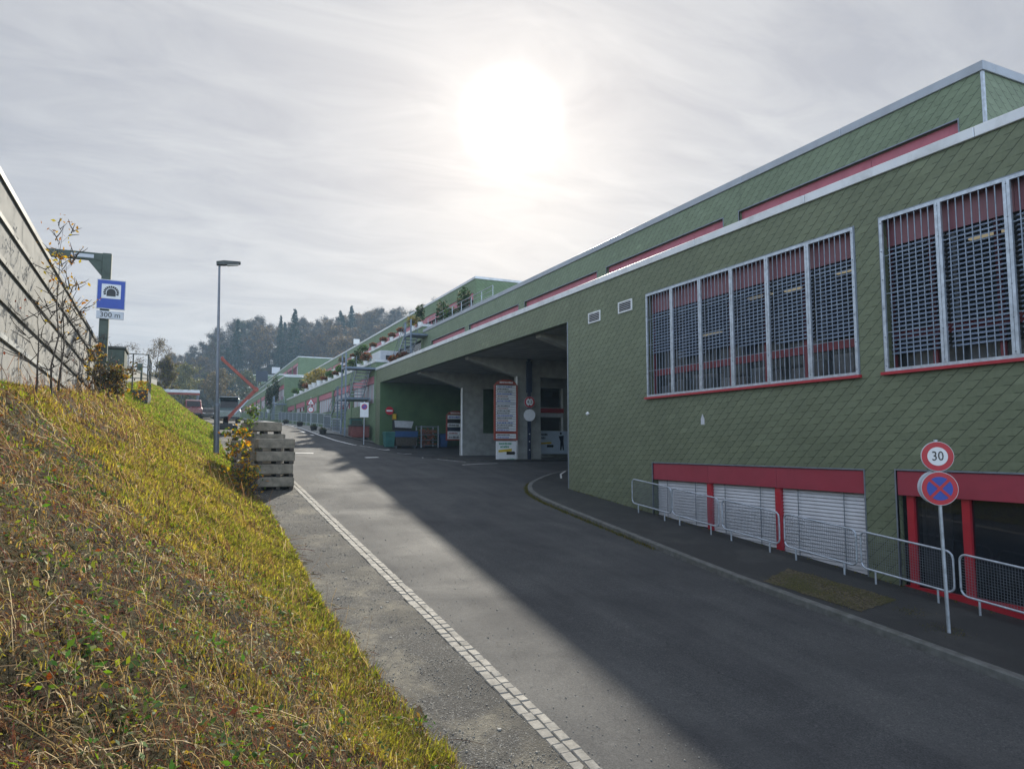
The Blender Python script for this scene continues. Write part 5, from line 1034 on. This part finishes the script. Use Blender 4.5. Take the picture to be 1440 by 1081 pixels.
dead = [(.24,.16,.085), (.34,.25,.13), (.14,.07,.045), (.05,.03,.022), (.50,.42,.29), (.15,.065,.055), (.08,.05,.035)]
tag(np_mesh('dead_stalks', *join([ribbons(17000, 2.0, 11, .05, .21, .0032, dead, .13), ribbons(2600, 2.5, 30, .16, .42, .0026, dead, .03, up=.85), ribbons(600, 2.0, 7.5, .35, 1.0, .0042, dead, .13, curl=.25), ribbons(4000, 9, 32, .12, .5, .0035, dead, .08), ribbons(900, 9, 30, .3, .9, .005, dead[:4], .05, xlim=-3., up=.75)]), M['grass']), kind='stuff')
def litter(n, ya, yb, s0, s1, cols, hmax, up, stretch=1.5, sel=None):
    x, y = scatter(n, ya, yb); 
    if sel is not None: k = rng.random(n) < sel(x, y); x, y = x[k], y[k]
    n = len(x); z = bank(x, y)+rng.uniform(.01, hmax, n); d = np.hypot(x, y); c = np.stack([x, y, z], 1); V, F, C = leaves_at(c, 1.0, cols, rng, up, stretch); V = V.reshape(n, 4, 3); s = np.maximum(rng.uniform(s0, s1, n), .0016*d)
    V = c[:, None]+(V-c[:, None])*s[:, None, None]; return V.reshape(-1, 3), F, C
fall = [(.17,.095,.04), (.24,.15,.04), (.13,.075,.05), (.30,.22,.05), (.10,.06,.04), (.20,.155,.10), (.18,.06,.03), (.12,.085,.055), (.09,.06,.045), (.14,.09,.06)]
tag(np_mesh('fallen_leaves', *join([litter(36000, 2.0, 12, .009, .029, fall+[(.30,.28,.06), (.38,.33,.22), (.22,.24,.05)], .09, 1.2, sel=lambda x, y: .12+.9*brown_field(x, y)), litter(420, 2.0, 8, .035, .062, fall, .12, 1.0), litter(9000, 9, 34, .02, .045, fall, .07, 1.2, sel=lambda x, y: .2+.7*brown_field(x, y))]), M['leaf']), kind='stuff')
weed = [(.085,.17,.03), (.12,.20,.03), (.055,.12,.028), (.17,.20,.035), (.06,.10,.04)]
wp = []
for i in range(1000):
    y = 2.3*(14/2.3)**rng.random(); lo = max(-2.8, -.3*y-.8); x = lo+(float(xtoe(y))-lo)*rng.random(); k = int(rng.integers(6, 16)); c = np.stack([x+rng.normal(0, .07, k), y+rng.normal(0, .07, k), np.zeros(k)], 1); c[:, 2] = bank(c[:, 0], c[:, 1])+rng.uniform(.03, .17, k)
    wp.append(leaves_at(c, float(rng.uniform(.014, .046)), [weed[int(rng.integers(0, 5))], weed[int(rng.integers(0, 5))]], rng, 1.6, 1.5))
tag(np_mesh('weeds', *join(wp), M['leaf']), kind='stuff')

# ------------------------------------------------------------------ trees
def branches(rg, mb, p, d, L_, r, depth, tips, spread=.6, droop=0.0, kids=(3, 5), sides=5, upb=.25):
    n = 3; pts = [p]; rad = [r]; q = Vector(p); d = Vector(d).normalized()
    for i in range(n):
        d = (d+Vector((rg.gauss(0, .13), rg.gauss(0, .13), rg.gauss(0, .1)+upb*.2-droop))).normalized(); q = q+d*L_/n; pts.append(q.copy()); rad.append(r*(1-.62*(i+1)/n))
    mb.tube(pts, rad, sides)
    if depth == 0: tips += [(pts[k], d) for k in (1, 2, 3)]; return
    for k in range(rg.randint(*kids)):
        t = rg.uniform(.35, 1.0); i = min(n-1, int(t*n)); b = pts[i].lerp(pts[i+1], t*n-i); a = rg.uniform(0, 6.283); side = Vector((math.cos(a), math.sin(a), rg.uniform(-.1, .5)))
        branches(rg, mb, b, d*(1-spread)+side*spread, L_*rg.uniform(.5, .75), max(.012, r*.45), depth-1, tips, spread, droop, kids, max(3, sides-1), upb)
def make_tree(name, label, cat, seed, h, cr, leafn, lsize, cols, twig=True, group=None, lmat='leaf_hill', base=.3, stretch=1.7, nb=11, depth=2, trunk_r=None, jit=.9):
    rg = random.Random(seed); rn = np.random.default_rng(seed); S = thing(name, (0, 0, 0), label, cat, group); mb = MB(); tr = trunk_r or h*.016; pts = []; x = y = 0
    for i in range(7): pts.append(Vector((x, y, h*.93*i/6))); x += rg.gauss(0, h*.012); y += rg.gauss(0, h*.012)
    mb.tube(pts, [tr*(1.25 if i == 0 else 1-.92*i/6) for i in range(7)], 8); tips = []
    for k in range(nb):
        t = base+(.97-base)*(k+.5)/nb; i = min(5, int(t*6)); p = pts[i].lerp(pts[i+1], t*6-i); a = k*2.4+rg.uniform(-.4, .4); env = math.sin(math.pi*min(1, .22+.78*(t-base)/(1-base)))**.6
        branches(rg, mb, p, (math.cos(a), math.sin(a), .45+.5*t), cr*env*rg.uniform(.7, 1.1), tr*.42*(1.15-t), depth-1, tips)
    mb.build('trunk', M['bark_far'], S); T = np.array([tuple(t[0]) for t in tips]); n = leafn; c = T[rn.integers(0, len(T), n)]+rn.normal(0, cr*.11*jit, (n, 3)); parts = [leaves_at(c, lsize, cols, rn, .2, stretch)]
    if twig:
        c = T[rn.integers(0, len(T), n)]+rn.normal(0, cr*.12, (n, 3)); parts.append(leaves_at(c, lsize*.42, [(.085,.07,.06), (.11,.09,.075), (.065,.055,.05)], rn, -.2, 9.0))
    np_mesh('crown', *join(parts), M[lmat], S); return S
def make_conifer(name, label, seed, h, r, group=None, dens=1.0):
    rn = np.random.default_rng(seed); r *= 1.35; S = thing(name, (0, 0, 0), label, 'tree', group); mb = MB(); mb.tube([(0,0,0), (0,0,h*.5), (0,0,h)], [h*.014, h*.009, .02], 7); mb.build('trunk', M['bark_far'], S); P = []
    for k in range(int(46*dens)):
        t = .12+.87*(k/(46*dens)); L_ = r*(1-t)**.85*rn.uniform(.65, 1.15)+.15
        for q in range(7):
            a = rn.uniform(0, 6.283); s = np.linspace(.15, 1, 9); P.append(np.stack([np.cos(a)*L_*s, np.sin(a)*L_*s, h*t-L_*.35*s+.12*L_*s*s], 1)+rn.normal(0, .12, (9, 3)))
    c = np.concatenate(P); np_mesh('crown', *leaves_at(c, .42, [(.018,.035,.022), (.026,.048,.026), (.014,.026,.02)], rn, .9, 1.9), M['leaf_hill'], S); return S
GT = 'bare and leafy trees on the wooded hill'
gl = dict(bare='bare grey brown tree among many alike on the hazy wooded hill', tan='tree with thin tan autumn leaves among others on the wooded hill', green='tree with dull green leaves among the bare ones on the wooded hill', rust='tree with rusty autumn leaves among the bare ones on the wooded hill')
kinds = {}
greyb = [(.07,.06,.052), (.09,.075,.062), (.055,.05,.045)]
kinds['bare'] = [make_tree('bare_tree', gl['bare'], 'tree', 40+i, 21+i, 5.2, 1500, .34, greyb, group='bare trees on the wooded hill', nb=14, base=.10) for i in range(3)]
kinds['tan'] = [make_tree('autumn_tree', gl['tan'], 'tree', 50+i, 20+i, 5.6, 2600, .42, [(.21,.135,.06), (.26,.165,.06), (.16,.105,.05)], group='tan trees on the wooded hill', nb=14, base=.10) for i in range(2)]
kinds['green'] = [make_tree('leafy_tree', gl['green'], 'tree', 60+i, 20+i, 5.6, 3000, .42, [(.065,.085,.035), (.085,.10,.04), (.05,.07,.03)], group='green trees on the wooded hill', nb=14, base=.10) for i in range(2)]
kinds['rust'] = [make_tree('rusty_tree', gl['rust'], 'tree', 70, 19, 5.2, 2600, .42, [(.22,.10,.04), (.17,.08,.035), (.25,.14,.05)], group='rusty trees on the wooded hill', nb=13)]
kinds['conifer'] = [make_conifer('conifer', 'dark conifer standing among bare trees on the wooded hill', 80, 24, 4.0, 'dark conifers on the wooded hill')]
rt = random.Random(17); used = set()
def place(kind, x, y, z=None, label=None, sc=1.0):
    P = rt.choice(kinds[kind]); zz = float(base_z(x, y)) if z is None else z
    if P.name not in used and label is None: used.add(P.name); P.location = (x, y, zz); P.rotation_euler = (0, 0, rt.uniform(0, 6.28)); P.scale = (sc,)*3; return P
    return copy_tree(P, (x, y, zz), rt.uniform(0, 6.28), label, (sc*rt.uniform(.92, 1.08), sc*rt.uniform(.92, 1.08), sc))
nt_ = 0
for yy in np.arange(222, 364, 10.5):
    x = -.012*yy
    while x < .40*yy:
        X = x+rt.uniform(-3, 3); Y = yy+rt.uniform(-5, 5); x += rt.uniform(7.0, 10.0)
        if X > 11.5 and Y < 294 and X < 46: continue
        r = rt.random(); k = 'bare' if r < .42 else 'tan' if r < .68 else 'green' if r < .82 else 'rust' if r < .93 else 'conifer'
        place(k, X, Y, sc=rt.uniform(.72, 1.12)*(.62+.38*min(1, max(0, X-2)/16))); nt_ += 1
for xx in np.arange(2, 150, 5.2):             # undergrowth along the crest
    X = xx+rt.uniform(-2, 2); Y = rt.uniform(338, 366); P = kinds[rt.choice(['bare', 'tan', 'green'])][0]
    copy_tree(P, (X, Y, float(base_z(X, Y))-2.5), rt.uniform(0, 6.28), None, (1.0, 1.0, rt.uniform(.45, .6)))
# the trees that stand out on the skyline
Y = 300
def at_px(xr, y): return xr*y
copy_tree(kinds['conifer'][0], (33.5, 283, float(base_z(33.5, 283))+4), 1.0, 'tall narrow conifer, left one of the pair on the skyline above the boom lift', (.62, .62, 1.0))
copy_tree(kinds['conifer'][0], (38.6, 283, float(base_z(38.6, 283))+4), 2.0, 'broad spruce, right one of the pair on the skyline above the boom lift', (1.05, 1.05, 1.1))
copy_tree(kinds['conifer'][0], (18.0, 283, float(base_z(18, 283))+2), 3.0, 'tall spruce rising just behind the street lamp', (.9, .9, 1.05))
copy_tree(kinds['conifer'][0], (14.0, 268, float(base_z(14, 268))+1), 4.0, 'shorter spruce left of the street lamp', (.8, .8, .72))
copy_tree(kinds['bare'][1], (8.5, 250, float(base_z(8.5, 250))), 1.2, 'slim bare tree standing above the others left of the street lamp', (.45, .45, 1.0))
make_tree('yellow_tree', 'round yellow green tree above the carport', 'tree', 91, 12, 4.6, 4200, .36, [(.20,.17,.045), (.16,.15,.045), (.13,.13,.05)], twig=False, base=.2).location = (-.2, 193, float(zr(193))+.5)
make_tree('tan_tree', 'tan autumn tree right of the round yellow one', 'tree', 92, 11.5, 4.4, 3600, .36, [(.19,.13,.05), (.15,.11,.05), (.12,.10,.05)], twig=False, base=.2).location = (8.2, 200, float(zr(200))+.5)
make_tree('leafy_tree', 'grey green tree behind the street lamp and the raised boom', 'tree', 93, 12, 5, 3600, .36, [(.10,.11,.05), (.08,.09,.045), (.12,.11,.06)], twig=False, base=.2).location = (16.2, 215, float(zr(215))+1)
make_tree('bare_tree', 'bare thicket tree beyond the end of the white wall', 'tree', 94, 8.0, 2.4, 700, .16, [(.10,.085,.06), (.13,.11,.06)], lmat='leaf', base=.1, nb=12).location = (-3.4, 110, 7.2)
make_tree('olive_bush', 'yellow green bush at the end of the white wall', 'bush', 95, 5.2, 1.7, 1600, .20, [(.15,.14,.04), (.11,.11,.035), (.18,.14,.04)], lmat='leaf', base=.05, nb=12).location = (-2.2, 108, 6.8)
make_tree('bare_tree', 'small bare tree left of the thicket beyond the white wall', 'tree', 96, 7.0, 2.4, 260, .16, [(.10,.085,.06)], lmat='leaf', base=.1, nb=12).location = (-7.2, 118, 8.2)
# saplings and shrubs on the bank
def sapling(x, y, h, cr, seed, name, label, cat, n, size, cols, nb=9, base=.3, tr=None, jit=1.0, depth=2):
    S = make_tree(name, label, cat, seed, h, cr, n, size, cols, twig=False, lmat='leaf', base=base, nb=nb, trunk_r=tr or .022, stretch=1.4, jit=jit, depth=depth); S.location = (x, y, float(bank(x, y))-.03); return S
gold = [(.40,.25,.03), (.34,.18,.03), (.28,.12,.03), (.36,.29,.06)]
sapling(-2.45, 17.3, 4.0, .6, 101, 'sapling', 'tall thin sapling with few golden leaves against the noise barrier', 'sapling', 90, .06, gold, nb=10, base=.35)
sapling(-2.55, 18.8, 3.5, .6, 102, 'sapling', 'second thin sapling with orange leaves right of the tall one', 'sapling', 120, .06, gold, nb=10, base=.3)
sapling(-2.4, 15.2, 1.8, .6, 103, 'sapling', 'bare little sapling leftmost along the noise barrier', 'sapling', 10, .06, [(.22,.06,.03), (.3,.2,.05)], nb=8, base=.2)
for i, (x, y, h) in enumerate(((-2.5, 18.6, 2.2), (-2.55, 22.0, 2.4), (-2.4, 24.5, 2.0), (-2.5, 26.8, 2.2))): sapling(x, y, h, .55, 110+i, 'bare_shrub', '%s of the four bare twiggy shrubs below the noise barrier' % ('leftmost', 'second from left', 'third from left', 'rightmost')[i], 'shrub', 12, .05, dead, nb=12, base=.08, tr=.014)
sapling(-2.85, 29.2, 1.9, .45, 121, 'golden_shrub', 'golden leafed shrub left of the gantry post', 'shrub', 330, .10, gold+[(.2,.2,.05)], nb=12, base=.1)
sapling(-2.15, 30.2, 1.5, .4, 122, 'golden_shrub', 'orange leafed shrub right of the gantry post foot', 'shrub', 200, .10, gold, nb=12, base=.1)
sapling(-2.35, 28.6, .9, .8, 123, 'dark_bush', 'dark tangled bush at the foot of the gantry post', 'bush', 900, .09, [(.05,.04,.025), (.09,.06,.03), (.06,.07,.025), (.12,.09,.03)], nb=14, base=.05)
sapling(-1.75, 37.5, 1.2, .35, 124, 'golden_shrub', 'small golden shrub in front of the dark railing', 'shrub', 120, .09, gold, nb=10, base=.1)
lush = [(.46,.26,.03), (.40,.16,.025), (.10,.16,.03), (.48,.34,.05), (.07,.12,.03)]
sapling(1.80, 25.4, 2.15, .62, 131, 'orange_shrub', 'shrub with yellow and orange leaves beside the front block stack', 'shrub', 420, .10, lush, nb=12, base=.08)
sapling(1.98, 24.6, .85, .6, 132, 'orange_shrub', 'low orange and green growth at the foot of the front block stack', 'shrub', 330, .09, lush, nb=12, base=.05)
sapling(2.35, 27.6, 3.0, .5, 133, 'sapling', 'slim green leafed sapling rising behind the block stacks', 'sapling', 170, .10, [(.10,.16,.04), (.15,.17,.05), (.07,.11,.03)], nb=9, base=.55)

# grass and moss that grows along the kerb and in the gravel patch of the pavement
def tufts(pts, n, spread, hmin, hmax, zoff):
    pts = np.array(pts); i = rng.integers(0, len(pts), n); x = pts[i, 0]+rng.normal(0, spread, n); y = pts[i, 1]+rng.normal(0, spread, n); z = H(x, y)+zoff; h = rng.uniform(hmin, hmax, n); az = rng.uniform(0, 6.283, n); w = .005
    P = np.stack([x, y, z], 1); D = np.stack([np.cos(az), np.sin(az), np.zeros(n)], 1)*h[:, None]; U = np.array([0, 0, 1.])*h[:, None]; S = np.stack([-np.sin(az), np.cos(az), np.zeros(n)], 1)*w
    V = np.stack([P-S, P+S, P+U+D*.6+S*.2, P+U+D*.6-S*.2], 1).reshape(-1, 3); F = np.arange(n*4).reshape(n, 4); c = np.array([(.11,.12,.03), (.16,.14,.04), (.08,.10,.03), (.20,.16,.07)])[rng.integers(0, 4, n)]*rng.uniform(.6, 1.2, (n, 1)); return V, F, np.repeat(c, 4, 0)
kl = [(x-.04, y) for (x, y) in kp if 13 < y < 27]; kl = [(a[0]+(b[0]-a[0])*t, a[1]+(b[1]-a[1])*t) for a, b in zip(kl, kl[1:]) for t in np.linspace(0, 1, 12)]
mp_ = [(rng.uniform(10.85, 12.2), rng.uniform(9.2, 11.3)) for _ in range(420)]+[(rng.uniform(11.1, 11.8), rng.uniform(7.5, 8.1)) for _ in range(60)]+[(rng.uniform(11.6, 12.1), rng.uniform(8.5, 8.9)) for _ in range(50)]
wl_ = [(13.26, rng.uniform(8, 23.5)) for _ in range(120)]
tag(np_mesh('kerb_grass', *join([tufts(kl, 5200, .05, .02, .09, .0), tufts(mp_, 1900, .07, .006, .022, .128), tufts(wl_, 700, .015, .02, .06, .12)]), M['grass']), kind='stuff')
# ------------------------------------------------------------------ the air: pale autumn haze
hz = MB(); hz.box(-780, 780, -100, 760, -9, 74)
m = bpy.data.materials.new('haze'); m.use_nodes = True; nt = m.node_tree; nt.nodes.clear(); o = nt.nodes.new('ShaderNodeOutputMaterial'); v = nt.nodes.new('ShaderNodeVolumePrincipled')
v.inputs['Color'].default_value = (.52, .76, 1.0, 1); v.inputs['Density'].default_value = .0005; v.inputs['Anisotropy'].default_value = 0.0; nt.links.new(v.outputs[0], o.inputs['Volume'])
tag(hz.build('haze', m), kind='stuff')
